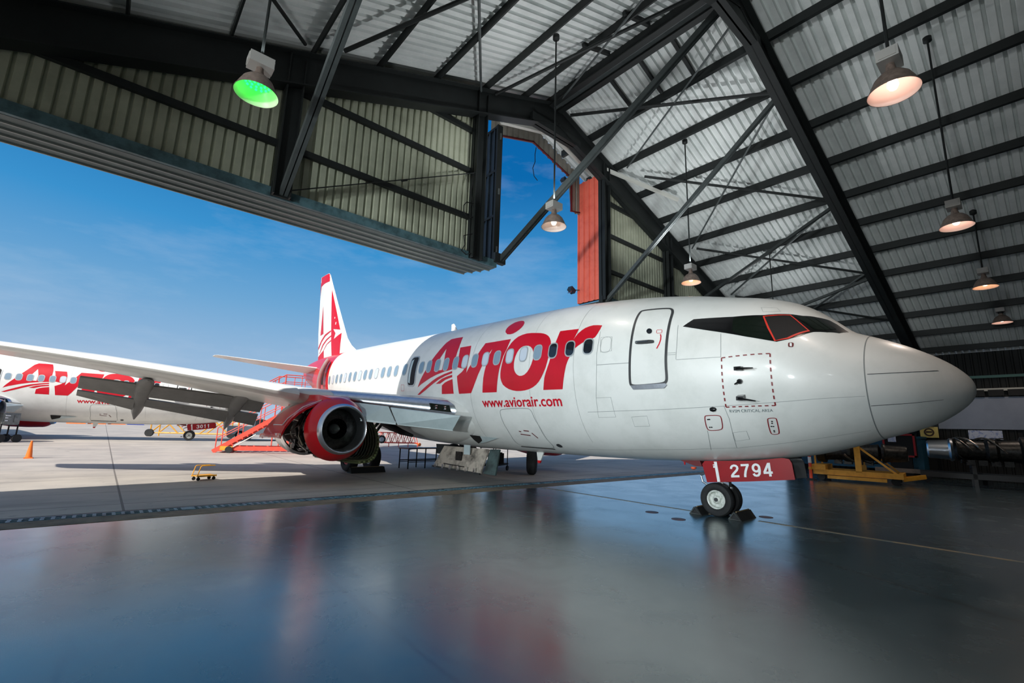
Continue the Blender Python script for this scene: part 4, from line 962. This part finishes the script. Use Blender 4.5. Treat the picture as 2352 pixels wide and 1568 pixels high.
# ------------------------------------------------------------------ things on the apron
def cone(label,x,y,h):
    t=thing('traffic_cone',label,'traffic cone',(x,y,apz(y))); mb=MB(); mb.b2(-.19*h,.19*h,-.19*h,.19*h,0,.04*h*1.4); mb.build('foot',orange,t)
    mb=MB(); mb.lathe([(.05*h,.155*h),(h,.045*h),(h,.0)],(0,0,0),'z',24); mb.build('cone',orange,t,True,50)
cone('orange traffic cone alone on the sunlit apron at far left',-1.9,26.0,.66)
# hand truck
ht=thing('platform_hand_truck','yellow platform hand truck left on the sunlit concrete','hand truck',(2.45,16.25,0),.35); ht.scale=(.62,.62,.62)
mb=MB(); mb.b2(-.4,.42,-.24,.24,.19,.23); mb.b2(-.42,.44,-.26,-.23,.17,.24); mb.b2(-.42,.44,.23,.26,.17,.24); mb.build('deck',yellow,ht)
mb=MB(); mb.tube([(-.4,-.22,.22),(-.3,-.22,.62),(-.24,-.22,.66),(.32,-.22,.66),(.32,.22,.66),(-.24,.22,.66),(-.3,.22,.62),(-.4,.22,.22)],.022,8); mb.build('handle',yellow,ht,True)
for x in(-.33,.35):
    for y in(-.19,.19):
        mb=MB(); mb.lathe([(-.02,.0),(-.02,.075),(.02,.075),(.02,0)],(x,y,.08),'y',16); mb.box((x,y,.16),(.05,.05,.08)); mb.build('caster',rubber,ht)
# maintenance stand with stairs
ms=thing('maintenance_stand','orange-red wheeled maintenance stand with stairs rising behind the engine','maintenance stand',(4.5,28.4,apz(28)),-.39)
SW=1.1; NS=13
mb=MB()
mb.b2(.3,4.4,-.06,.06,.12,.34); mb.b2(.3,4.4,SW-.06,SW+.06,.12,.34); mb.b2(.3,.45,0,SW,.12,.3); mb.b2(4.2,4.4,0,SW,.12,.3); mb.build('base_frame',orange_red,ms)
for y in (0,SW):
    mb=MB(); mb.bar((0,y,.05),(3.0,y,2.05),.06,.22); mb.build('stringer',orange_red,ms)
    mb=MB(); mb.tube([(.1,y,.2),(.1,y,1.25),(3.0,y,3.05),(4.4,y,3.05),(4.4,y,2.05)],.028,8)
    mb.tube([(.1,y,.75),(3.0,y,2.55),(4.4,y,2.55)],.022,8)
    for k in range(4): mb.tube([(.1+.95*k,y,.2+.62*k),(.1+.95*k,y,1.25+.59*k)],.022,8)
    for k in range(3): mb.tube([(3.2+.5*k,y,2.05),(3.2+.5*k,y,3.05)],.022,8)
    mb.build('handrail',orange_red,ms,True)
    mb=MB(); mb.bar((3.5,y,.2),(3.2,y,2.05),.1,.1); mb.bar((3.9,y,.2),(3.7,y,2.05),.08,.08); mb.build('support_leg',orange_red,ms)
for k in range(1,NS):
    t=k/NS; mb=MB(); mb.box((3.0*t,SW/2,.05+2.0*t),(.24,SW,.04)); mb.build('tread',orange_red,ms)
mb=MB(); mb.b2(2.95,4.45,-.05,SW+.05,1.98,2.06); mb.build('platform_deck',orange_red,ms)
for x in(.75,4.2):
    for y in(-.14,SW+.14):
        mb=MB(); mb.lathe([(-.05,0),(-.05,.17),(.05,.17),(.05,0)],(x,y,.17),'y',18); mb.build('castor_wheel',rubber,ms)
mb=MB(); mb.box((.62,-.12,.24),(.55,.1,.2)); mb.build('jack_box',yellow,ms)
mb=MB(); mb.tube([(.9,-.1,.3),(1.9,-.12,.95)],.03,8); mb.build('steering_bar',whitebeam,ms)
# tail dock railing behind the wing root
td=thing('tail_dock','red railed inspection platform beside the open rear door','maintenance stand',(8.6,32.2,apz(32.2)),0)
for x in (0,2.4):
    for y in (0,1.6):
        mb=MB(); mb.tube([(x,y,0),(x,y,4.6)],.04,8); mb.build('post',orange_red,td)
mb=MB(); mb.b2(-.05,2.45,-.05,1.65,3.5,3.58); mb.build('platform_deck',orange_red,td)
for y in (0,1.6):
    mb=MB(); mb.tube([(-1.1,y,3.85),(0,y,4.6),(2.4,y,4.65)],.03,8); mb.tube([(-.9,y,3.6),(0,y,4.15),(2.4,y,4.2)],.022,8)
    for x in(-.6,1.0,1.7): mb.tube([(x,y,3.55),(x,y,4.6 if x>0 else 4.2)],.022,8)
    mb.build('handrail',orange_red,td,True)
# red lattice towing frame beyond the tail
tf=thing('lattice_tow_frame','low orange-red lattice frame on wheels far beyond the main wheels','ground equipment',(15.9,33.4,apz(33)),-.3)
mb=MB(); L=2.9
for y in (0,.8):
    mb.tube([(0,y,.3),(L,y,.3)],.04,6); mb.tube([(0,y,1.05),(L,y,1.05)],.035,6)
    for k in range(6):
        mb.tube([(L*k/6,y,.3),(L*(k+.5)/6,y,1.05)],.025,6); mb.tube([(L*(k+.5)/6,y,1.05),(L*(k+1)/6,y,.3)],.025,6)
for k in range(5): mb.tube([(L*k/4,0,.3),(L*k/4,0,0)],.03,6); mb.tube([(L*k/4,0,.3),(L*k/4,.8,.3)],.03,6)
mb.build('lattice',orange_red,tf)
for y in(-.1,.9):
    mb=MB(); mb.lathe([(-.08,0),(-.08,.3),(.08,.3),(.08,0)],(.15,y,.55),'y',20); mb.build('wheel',rubber,tf); mb=MB(); mb.lathe([(-.085,0),(-.09,.17),(.09,.17),(.085,0)],(.15,y,.55),'y',16); mb.build('wheel_disc',truckgrey,tf)
mb=MB(); mb.lathe([(-.14,0),(-.1,.1),(0,.14),(.1,.1),(.14,0)],(L+.15,0,.2),'z',16); mb.tube([(L-.3,0,.3),(L+.15,0,.2)],.03,6); mb.build('marker_ball',orange,tf,True)
# pickup truck
tk=thing('pickup_truck','pale silver pickup truck parked behind the maintenance stand','truck',(10.2,42.6,apz(42.6)),-.55)
mb=MB(); mb.prism([(-2.5,-.85,.45),(2.5,-.85,.45),(2.55,-.85,.8),(2.35,-.85,1.02),(1.1,-.85,1.1),(-2.5,-.85,1.1)],(0,1.7,0)); mb.build('body',truckgrey,tk)
mb=MB(); mb.prism([(-.7,-.78,1.08),(1.35,-.78,1.08),(.75,-.78,1.72),(-.6,-.78,1.75)],(0,1.56,0)); mb.build('cab',truckgrey,tk)
for y in(-.8,.785):
    mb=MB(); mb.prism([(-.5,y,1.14),(1.1,y,1.14),(.68,y,1.62),(-.45,y,1.64)],(0,.015,0)); mb.build('side_window',windark,tk)
mb=MB(); mb.prism([(1.34,-.68,1.1),(1.34,.68,1.1),(.82,.6,1.66),(.82,-.6,1.66)],(.03,0,.03)); mb.build('windshield',windark,tk)
for x in(-1.5,1.6):
    for y in(-.82,.82):
        mb=MB(); mb.lathe([(-.11,0),(-.11,.2),(-.12,.34),(-.07,.37),(.07,.37),(.12,.34),(.11,.2),(.11,0)],(x,y,.37),'y',22); w=mb.build('wheel',rubber,tk,True,40); mb=MB(); mb.lathe([(-.125,0),(-.13,.2),(.13,.2),(.125,0)],(x,y,.37),'y',18); mb.build('hub_cap',truckgrey,w)
for y in(-.6,.6):
    mb=MB(); mb.box((2.5,y,.82),(.08,.35,.16)); mb.build('headlight',chrome,tk)
# low table frame, service cart and spare wheel under the belly
tb=thing('work_table','dark steel work table frame standing beneath the wing root','table',(9.55,17.3,0),.12)
for x in(0,.85,1.9):
    for y in(0,.6):
        mb=MB(); mb.tube([(x,y,0),(x,y,.8)],.025,6); mb.build('leg',dark_m,tb)
mb=MB(); mb.b2(-.05,1.95,-.05,.65,.78,.82); mb.build('table_top',maroon,tb); mb=MB()
for y in(0,.6): mb.tube([(0,y,.32),(1.9,y,.32)],.022,6); mb.tube([(0,y,.26),(1.9,y,.26)],.015,6)
mb.build('stretcher',dark_m,tb)
sc=thing('service_cart','dark two-shelf service cart with a black box, under the belly behind the hanging panel','cart',(12.3,15.2,0),.5)
mb=MB(); mb.b2(-.7,.7,-.35,.35,.24,.30); mb.b2(-.7,.7,-.35,.35,.92,.97); mb.build('shelf',dark_m,sc)
for x in(-.66,.66):
    for y in(-.32,.32):
        mb=MB(); mb.tube([(x,y,.1),(x,y,1.0)],.02,6); mb.build('leg',dark_m,sc); mb=MB(); mb.lathe([(-.03,0),(-.03,.1),(.03,.1),(.03,0)],(x,y,.1),'y',14); mb.build('caster',rubber,sc)
bx=MB(); bx.b2(-.2,.25,-.25,.25,0,.42); bx.b2(-.15,.2,-.2,.2,.42,.45); tag(bx.build('equipment_box',rubber,None,loc=(12.35,15.2,.3)),'black equipment box on the lower shelf of the service cart','box')
for i,(dx,l,w,h,m) in enumerate(((-.45,.3,.3,.12,numwhite),(.1,.26,.2,.18,whitebeam),(.45,.2,.16,.1,numwhite))):
    b=MB(); b.b2(-l/2,l/2,-w/2,w/2,0,h); b.b2(-l*.3,l*.3,-w*.3,w*.3,h,h+.03); a=.5; tag(b.build('parts_box',m,None,loc=(12.3+dx*math.cos(a),15.2+dx*math.sin(a),.97)),('white parts box at the near end of the service cart top','cream parts box in the middle of the service cart top','small white parts box at the far end of the service cart top')[i],'box','boxes on the service cart')
spw=thing('spare_wheel','black aircraft wheel standing upright beyond the drain mast','wheel',(12.75,13.45,0),.75)
mb=MB(); mb.lathe([(-.12,.24),(-.17,.3),(-.19,.38),(-.15,.46),(-.08,.5),(.08,.5),(.15,.46),(.19,.38),(.17,.3),(.12,.24)],(0,0,.5),'y',32); mb.build('tyre',rubber,spw,True,50)
mb=MB(); mb.lathe([(-.1,.245),(-.12,.2),(-.05,.12),(-.06,0)],(0,0,.5),'y',24); mb.lathe([(.1,.245),(.12,.2),(.05,.12),(.06,0)],(0,0,.5),'y',24); mb.build('wheel_rim',darkgrey,spw,True)
# ground power cart at the left edge
gp=thing('ground_power_cart','grey ground power cart on tall wheels at the left edge of the apron','cart',(-3.95,38.0,apz(38)),.75)
mb=MB(); mb.b2(-.42,.42,-.3,.3,.95,1.6); mb.build('cabinet',gpu_m,gp)
mb=MB(); mb.b2(-.36,.05,-.33,-.3,1.05,1.52); mb.b2(.12,.36,-.33,-.3,1.1,1.5); mb.build('control_panel',gpu_m,gp)
mb=MB(); mb.b2(-.32,-.1,-.35,-.33,1.42,1.47); mb.b2(-.32,-.2,-.35,-.33,1.3,1.35); mb.b2(-.32,-.2,-.35,-.33,1.15,1.2); mb.build('gauge',numwhite,gp)
mb=MB()
for x in(-.4,.4):
    for y in(-.28,.28): mb.bar((x,y,.2),(x,y,1.0),.05,.05)
mb.bar((-.6,-.28,.3),(.6,-.28,.3),.05,.05); mb.bar((-.6,.28,.3),(.6,.28,.3),.05,.05); mb.bar((-.6,0,.3),(-1.3,0,.2),.05,.05); mb.build('chassis',dark_m,gp)
for x in(-.4,.4):
    for y in(-.36,.36):
        mb=MB(); mb.lathe([(-.06,0),(-.06,.22),(.06,.22),(.06,0)],(x,y,.22),'y',20); mb.build('wheel',rubber,gp)
# barriers far across the apron
jb=None
for i,(x,y,m) in enumerate(((-2.6,90,orange),(-.4,90.5,orange),(1.8,91,orange),(4.0,91,bluepl))):
    mb=MB(); mb.prism([(-1.0,-.3,0),(-1.0,.3,0),(-1.0,.14,.45),(-1.0,.1,1.05),(-1.0,-.1,1.05),(-1.0,-.14,.45)],(2.0,0,0)); mb.b2(-.7,.7,-.31,.31,.0,.06)
    tag(mb.build('road_barrier',m,None,loc=(x,y,apz(y)-.01)),('leftmost orange plastic barrier beyond the second airliner','middle orange plastic barrier beyond the second airliner','right orange plastic barrier, next to the blue one','blue plastic barrier at the right end of the far row')[i],'barrier','plastic barriers across the apron')
# distant yellow loader stairs under the second airliner's nose
yl=thing('yellow_service_stand','yellow crossed-frame service stand under the second airliner nose','maintenance stand',(4.9,47.5,apz(47.5)),-.5)
mb=MB()
for y in(0,1.4):
    for a,b in (((-2,0),(-2,2.3)),((-2,2.3),(4,2.3)),((4,0),(4,2.3)),((-2,.3),(0,2.3)),((0,.3),(-2,2.3)),((1.6,.3),(3.8,2.3)),((3.8,.3),(1.6,2.3)),((-2,.3),(4,.3))): mb.tube([(a[0],y,a[1]),(b[0],y,b[1])],.05,6)
mb.build('cross_frame',yellow,yl)
for x in(-2,4):
    mb=MB(); mb.lathe([(-.1,0),(-.1,.3),(.1,.3),(.1,0)],(x,-.15,.3),'y',16); mb.build('wheel',rubber,yl)
# the far edge of the airfield
rnd=random.Random(5); mb=MB(); n=160; a=[];b=[];c=[]
for i in range(n):
    x=-140+340*i/(n-1); h=.6+1.6*rnd.random()*(1 if rnd.random()<.4 else .5); a.append((x,128,apz(128)-.05)); b.append((x,130,h*.8+1.1)); c.append((x,134,h+1.1))
mb.loft([a,b,c],False); fe=mb.build('far_verge',mat('dry_verge',(190,160,110),.9,noise=(.35,(96,110,70),(.42,.62))),None); tag(fe,'dry grass and scrub along the far side of the airfield','verge',None,'stuff')
for i,(x,w,h,m) in enumerate(((6,10,2.4,tan),(20,14,2.9,whitebeam),(-14,9,2.2,yellow),(44,20,3.2,tan))):
    t=MB(); t.b2(-w/2,w/2,-3,3,0,h); t.prism([(-w/2-.3,-3.3,h),(-w/2-.3,3.3,h),(-w/2-.3,0,h+.9)],(w+.6,0,0)); tag(t.build('airfield_shed',m,None,loc=(x,124,apz(124))),('tan low shed on the horizon behind the second airliner','long white shed on the horizon behind the red tow frame','yellowish shed on the horizon at far left','long tan shed on the horizon seen under the belly')[i],'shed','sheds across the airfield')
# ------------------------------------------------------------------ equipment along the right wall
bo=thing('delineator_post','orange and white striped delineator post at the stand corner','bollard',(22.35,6.9,0))
mb=MB(); mb.lathe([(0,.2),(.05,.19),(.07,.07)],(0,0,0),'z',20,cap=True); mb.build('foot',rubber,bo)
mb=MB(); mb.lathe([(.05,.06),(1.05,.055),(1.07,0)],(0,0,0),'z',18); mb.build('post',mat('post_orange',(240,84,50),.45),bo,True)
for z0,z1 in((.68,.92),): mb=MB(); mb.lathe([(z0,.062),(z1,.06)],(0,0,0),'z',18); mb.build('white_band',numwhite,bo,True)
mb=MB(); mb.lathe([(.42,.068),(.52,.068)],(0,0,0),'z',18); mb.build('yellow_collar',yellow,bo,True)
def engine_on(x,y,z,rot,label,sc,bright):
    t=thing('jet_engine',label,'engine',(x,y,z),rot)
    mb=MB(); mb.lathe([(-1.5,.1),(-1.5,.62*sc),(-1.2,.66*sc),(-1.15,.5*sc),(-.6,.46*sc),(-.5,.55*sc),(-.3,.55*sc),(-.2,.42*sc),(.5,.46*sc),(.6,.5*sc),(.7,.1)],(0,0,0),'x',28); mb.build('engine_casing',core,t,True,35)
    mb=MB(); mb.lathe([(.7,.5*sc),(.78,.54*sc),(.85,.46*sc),(1.45,.42*sc),(1.5,.36*sc),(1.35,.3*sc)],(0,0,0),'x',32); mb.build('exhaust_cone',bright,t,True,40)
    r=random.Random(int(x*10))
    for k in range(14):
        a0=r.uniform(0,6.28); xx=r.uniform(-1.1,.4); pts=[(xx+.09*i,.58*sc*math.cos(a0+.25*i)*(1+.08*math.sin(i*2)),.58*sc*math.sin(a0+.25*i)) for i in range(6)]
        mb=MB(); mb.tube(pts,r.choice((.015,.025,.035)),6); mb.build('engine_pipe',r.choice((pipe,core,pipe)),t,True)
    for k in range(4): mb=MB(); mb.box((-.8+.35*k,.1,-.55*sc),(.26,.3,.2)); mb.build('gearbox',core,t)
    return t
es=thing('engine_stand','yellow wheeled engine stand with a tall post by the right wall','engine stand',(23.6,5.6,0),-PI/2+.12)
mb=MB()
for y in(-.75,.75): mb.b2(-1.4,1.5,y-.06,y+.06,.24,.44)
mb.b2(-1.4,-1.25,-.75,.75,.24,.44); mb.b2(1.35,1.5,-.75,.75,.24,.44); mb.b2(-.9,1.0,-.9,-.7,.1,.22); mb.build('base_frame',yellow,es)
mb=MB(); mb.b2(-1.45,-.95,-.85,.85,.42,.62); mb.build('front_deck',yellow,es)
for y in(-.75,.75):
    mb=MB(); mb.b2(.05,.25,y-.06,y+.06,.4,1.75); mb.build('post',yellow,es); mb=MB(); mb.bar((.25,y,1.35),(1.3,y,.42),.06,.07); mb.build('brace',yellow,es)
    mb=MB(); mb.bar((-1.3,y,.6),(-1.3,y,1.4),.06,.06); mb.build('corner_post',yellow,es)
mb=MB(); mb.bar((1.45,-.5,.22),(2.1,-.15,.36),.1,.14); mb.bar((1.45,.5,.22),(2.1,.15,.36),.1,.14); mb.build('drawbar',yellow,es)
for x in(-1.15,1.25):
    for y in(-.62,.62):
        mb=MB(); mb.lathe([(-.06,0),(-.06,.14),(.06,.14),(.06,0)],(x,y,.14),'y',16); mb.build('caster',rubber,es)
engine_on(23.75,5.45,1.16,-PI/2+.12,'dark bare jet engine resting on the yellow stand',.72,core)
engine_on(26.3,2.2,1.38,PI/2+.15,'dark jet engine with a bright silver exhaust at the right wall',.85,lipmetal)
st2=thing('engine_cradle','dark steel cradle carrying the engine with the silver exhaust','engine stand',(26.3,2.0,0),PI/2+.15)
mb=MB()
for y in(-.6,.6): mb.b2(-2.2,2.0,y-.06,y+.06,.3,.5)
for x in(-1.2,.4):
    for y in(-.6,.6): mb.b2(x-.06,x+.06,y-.06,y+.06,0,.74)
    mb.b2(x-.06,x+.06,-.6,.6,.70,.8)
mb.build('cradle_frame',darkgrey,st2)
for x in(-1.9,1.8): mb=MB(); mb.lathe([(-.05,0),(-.05,.16),(.05,.16),(.05,0)],(x,-.6,.16),'y',14); mb.build('caster',rubber,st2)
bc=thing('blue_container','long blue tool container against the right wall','container',(29.2,5.8,0))
mb=MB(); mb.b2(-.6,.6,-1.6,3.4,.35,1.85); mb.b2(-.63,.63,-1.63,3.43,1.8,1.9); mb.build('box',bluebox,bc)
mb=MB()
for y in(-1.3,.6,3.0): mb.b2(-.5,.5,y-.1,y+.1,0,.36)
mb.build('feet',dark_m,bc)
mb=MB()
for k in range(3): mb.b2(-.63,-.6,-1.4+1.6*k,-.0+1.6*k,.5,1.7)
mb.build('door_panel',bluebox,bc)
fc=thing('fire_cabinet','black cabinet with a red frame and white notice by the blue container','cabinet',(28.3,4.95,.0))
mb=MB(); mb.b2(-.15,.15,-.6,.6,.95,2.0); mb.build('cabinet_box',dark_m,fc); mb=MB()
for a in((-.6,-.52),(.52,.6)): mb.b2(-.17,-.13,a[0],a[1],.95,2.0)
mb.b2(-.17,-.13,-.6,.6,1.92,2.0); mb.b2(-.17,-.13,-.6,.6,.95,1.03); mb.build('red_frame',mat('cabinet_red',(170,24,34),.5),fc)
mb=MB(); mb.b2(-.185,-.16,.08,.38,1.62,1.9); mb.build('notice',paper,fc); mb=MB(); mb.b2(-.1,.1,-.4,.4,0,.95); mb.build('pedestal',dark_m,fc)
sg=thing('wall_sign','square yellow sign with a dark oval on the column above the silver exhaust','sign',(XR-.66,4.05,2.12))
mb=MB(); mb.b2(-.02,.02,-.33,.33,-.25,.25); mb.build('board',texttan,sg); mb=MB(); mb.lathe([(0,.19),(.006,.19),(.006,.125),(0,.125)],(-.03,0,0),'x',30); mb.build('oval_ring',signbrown,sg); mb=MB(); mb.b2(-.03,-.02,-.11,.11,-.03,.05); mb.b2(-.03,-.02,-.2,.2,.2,.22); mb.build('sign_marks',signbrown,sg)
ps=thing('wall_poster','wide pale blue poster on the wall behind the second engine','poster',(XR-.16,2.2,2.05)); mb=MB(); mb.b2(-.01,.01,-.55,.55,-.2,.2); mb.build('sheet',paper,ps)
tbm=thing('timber_rail','long tan timber rail lying on blocks along the right wall','timber',(27.6,2.6,0),PI/2+.04)
mb=MB(); mb.b2(-5,3.2,-.08,.08,.28,.46); mb.build('rail',tan,tbm)
for x in(-3.6,-.4,2.6): mb=MB(); mb.b2(x-.2,x+.2,-.12,.12,0,.28); mb.build('block',dark_m,tbm)
mb=MB(); mb.tube([(25.4,.35,1.9),(25.35,.3,1.3),(25.5,.3,.8),(25.4,.35,.2),(25.2,.4,.05)],.05,8); tag(mb.build('green_hose',green_h,None,True),'green hose hanging beside the second engine at far right','hose')
hs=thing('tool_trolley','dark tool trolley cluttered with small parts at the far right edge','trolley',(25.2,-.9,0),.1)
mb=MB(); mb.b2(-.4,.4,-.7,.7,.2,1.9); mb.b2(-.43,.43,-.73,.73,1.9,1.98); mb.build('cabinet',walldark,hs)
for k in range(5): mb=MB(); mb.b2(-.43,-.4,-.65,.65,.35+.3*k,.6+.3*k); mb.build('drawer',darkgrey,hs)
for x in(-.3,.3):
    for y in(-.6,.6): mb=MB(); mb.lathe([(-.04,0),(-.04,.1),(.04,.1),(.04,0)],(x,y,.1),'y',14); mb.build('caster',rubber,hs)
mb=MB(); mb.lathe([(0,.13),(.3,.13),(.32,.06)],(0,0,0),'z',18,cap=True); tag(mb.build('paint_tin',paper,None,True,loc=(25.2,-.5,1.98)),'pale tin standing on the tool trolley','tin')
mb=MB(); mb.tube([(0,0,0),(0,0,.12),(0,.1,.2),(0,.3,.24)],.05,8); mb.box((0,.35,.24),(.16,.16,.14)); tag(mb.build('bench_pump',core,None,True,loc=(25.2,-1.1,1.98)),'small dark pump standing on the tool trolley','pump')
# ------------------------------------------------------------------ the second airliner
a2=dup(air,(9.02,40.37,.27),2.96,'white and red airliner parked outside beyond the wing, 3011 on its nose gear door',skip=('bay_door','raised_cowl_door','inner_cowl_door','engine_core','exhaust_nozzle','reverser_sleeve'))
for o in list(kids(a2)):
    if o.name.startswith('nose_gear_door'):
        for g in list(kids(o)):
            if g.name.startswith('door_number'): bpy.data.objects.remove(g)
        if o.data is ngd.data: digits('door_number','3011',(3.755,.386,.835),(-.80,0,.093),(0.02,0,.255),numwhite,o)
mb=MB(); mb.lathe([(13.2,.915),(13.9,.94),(14.8,.92),(15.6,.8),(16.4,.62),(17.2,.45),(17.2,.4)],(-.02,4.78,EZ),'x',48); mb.build('engine_nacelle',red,a2,True,50)
for o in kids(a2):
    if o.name.split('.')[0] in ('wing','leading_edge','krueger_flap','flap_arm','slat','trailing_edge_flap','flap_track_fairing','wing_fairing','main_gear','flap_drive_strut'): o.location.x+=1.83
for o in (air,a2): o['group']='twin jet airliners of one fleet'

# fill lamps added out of view on the left, brightening fuselage and roof
FILLS=[]
mat('fill_lens',(230,240,245),.3,emit=((230,245,250),4))
for i,(x,y,z) in enumerate([(XL+.75,4.05,2.4),(XL+.75,.9,5.2),(XL+.75,-2.3,2.4),(XL+.75,-8.65,5.3)]):
    k=1 if x<0 else -1
    t=thing('added_fill_lamp',('added fill lamp on the left frame nearest the door, behind the viewer','second added fill lamp from the door on the left side, behind the viewer','third added fill lamp from the door on the left side, behind the viewer','rearmost added fill lamp on the left side, behind the viewer')[i],'floodlight',(x,y,z),0,'added fill lamps along the left side')
    mb=MB(); mb.box((0,0,0),(.18,.6,.42)); mb.build('housing',darkgrey,t); mb=MB(); mb.bar((-.09*k,0,0),(-.5*k,0,-.1),.06,.06); mb.build('bracket',steel,t)
    mb=MB(); mb.box((.095*k,0,0),(.01,.52,.36)); mb.build('lens','fill_lens',t)
    FILLS.append((x+.15*k,y,z))
SUN_E=4.9; SKY_S=1.0; LAMP_E=150; EXPO=0.25; GLOW=(.35,.37,.4,1)
FT=[(10.5,9.5,2.6,4700,.9),(12,8.3,8.8,4000,1.0),(9.4,7.0,2.2,3000,.65),(10.5,8,9.0,900,.8)]
UP_FILL=[40,330,300,110]
SKY=[(0.0,(158,180,206)),(.10,(142,172,202)),(.22,(102,154,196)),(.34,(54,134,190)),(.5,(10,96,160)),(.75,(8,80,144)),(1.0,(60,120,180))]
# ------------------------------------------------------------------ camera, sun, sky, lamps
yaw,pitch,roll,F,H=.710,.187,.029,1071.0,1.667
cy,sy,cp,sp=math.cos(yaw),math.sin(yaw),math.cos(pitch),math.sin(pitch)
fw=Vector((sy*cp,cy*cp,sp)); rt=Vector((cy,-sy,0)); up=rt.cross(fw); c,s=math.cos(roll),math.sin(roll)
RR=c*rt+s*up; DD=-(-s*rt+c*up)
cam=bpy.data.cameras.new('camera'); co=bpy.data.objects.new('camera',cam); COL.objects.link(co)
M=Matrix((RR,-DD,-fw)).transposed().to_4x4(); M.translation=Vector((0,0,H)); co.matrix_world=M
cam.sensor_width=36; cam.lens=F/2352*36; cam.clip_start=.05; cam.clip_end=600; SC.camera=co
sd=Vector((-1.0,-.58,1.0)).normalized()
sun=bpy.data.lights.new('sun','SUN'); sun.energy=SUN_E; sun.angle=.009; sun.color=(1,.95,.88)
so=bpy.data.objects.new('sun',sun); COL.objects.link(so); so.rotation_euler=sd.to_track_quat('Z','Y').to_euler(); so.location=(-30,-15,40)
w=bpy.data.worlds.new('sky'); SC.world=w; w.use_nodes=True; nt=w.node_tree; N=nt.nodes.new; L=nt.links.new
bg=nt.nodes['Background']; tc=N('ShaderNodeTexCoord'); sx=N('ShaderNodeSeparateXYZ'); L(tc.outputs['Generated'],sx.inputs[0])
rp=N('ShaderNodeValToRGB'); e=rp.color_ramp.elements
stops=SKY
e[0].position,e[0].color=stops[0][0],rgb(*stops[0][1]); e[1].position,e[1].color=stops[1][0],rgb(*stops[1][1])
for p,cc in stops[2:]: x=e.new(p); x.color=rgb(*cc)
L(sx.outputs['Z'],rp.inputs['Fac'])
mp=N('ShaderNodeMapping'); mp.inputs['Scale'].default_value=(1.6,1.6,6); L(tc.outputs['Generated'],mp.inputs['Vector'])
nz=N('ShaderNodeTexNoise'); nz.inputs['Scale'].default_value=2.2; nz.inputs['Detail'].default_value=7; nz.inputs['Roughness'].default_value=.6; L(mp.outputs['Vector'],nz.inputs['Vector'])
cr=N('ShaderNodeValToRGB'); cr.color_ramp.elements[0].position=.5; cr.color_ramp.elements[1].position=.85; cr.color_ramp.elements[1].color=(.24,.24,.24,1); L(nz.outputs['Fac'],cr.inputs['Fac'])
mx=N('ShaderNodeMix'); mx.data_type='RGBA'; L(cr.outputs['Color'],mx.inputs[0]); L(rp.outputs['Color'],mx.inputs[6]); mx.inputs[7].default_value=rgb(206,212,222)
gl=N('ShaderNodeVectorMath'); gl.operation='DOT_PRODUCT'; L(tc.outputs['Generated'],gl.inputs[0]); gl.inputs[1].default_value=tuple(sd)
gr_=N('ShaderNodeMapRange'); L(gl.outputs['Value'],gr_.inputs['Value']); gr_.inputs['From Min'].default_value=.1; gr_.inputs['From Max'].default_value=1; gr_.inputs['To Min'].default_value=0; gr_.inputs['To Max'].default_value=1
gm2=N('ShaderNodeMix'); gm2.data_type='RGBA'; L(gr_.outputs['Result'],gm2.inputs[0]); L(mx.outputs[2],gm2.inputs[6]); gm2.inputs[7].default_value=GLOW
L(gm2.outputs[2],bg.inputs['Color']); bg.inputs['Strength'].default_value=SKY_S
def spot(x,y,z,e,col,blend=.6,size=2.4,name='lamp_light'):
    l=bpy.data.lights.new(name,'SPOT'); l.energy=e; l.color=col; l.spot_size=size; l.spot_blend=blend; l.shadow_soft_size=.12
    o=bpy.data.objects.new(name,l); COL.objects.link(o); o.location=(x,y,z); return o
def aim(x,y,z,tx,ty,tz,e,size,blend=.8):
    o=spot(x,y,z,e,(.90,.98,1.0),blend,size,'fill_light'); o.data.shadow_soft_size=.3
    o.rotation_euler=(Vector((x,y,z))-Vector((tx,ty,tz))).to_track_quat('Z','Y').to_euler()
for (x,y,z),t in zip(FILLS,FT): aim(x,y,z,*t)  # spots of the added fill lamps, aimed at fuselage and roof
for i,(x,y,z) in enumerate(LAMPS):
    if i==0: spot(x,y,z-.02,LAMP_E*.25,(.2,1,.35))
    elif i in (1,3): spot(x,y,z-.02,LAMP_E*.4,(1,.9,.8))
    else: spot(x,y,z-.02,LAMP_E,(1,.82,.7))
for (x,y,z),e_ in zip(LAMPS,UP_FILL):
    o=spot(x,y,z+.72,e_,(.95,.98,1.0),.5,2.7,'roof_fill'); o.rotation_euler=(PI,0,0)  # upward fill added above the hanging lamps to brighten the roof sheets
SC.view_settings.view_transform='Standard'; SC.view_settings.look='None'; SC.view_settings.gamma=1; SC.view_settings.exposure=EXPO
SC.view_settings.use_curve_mapping=False
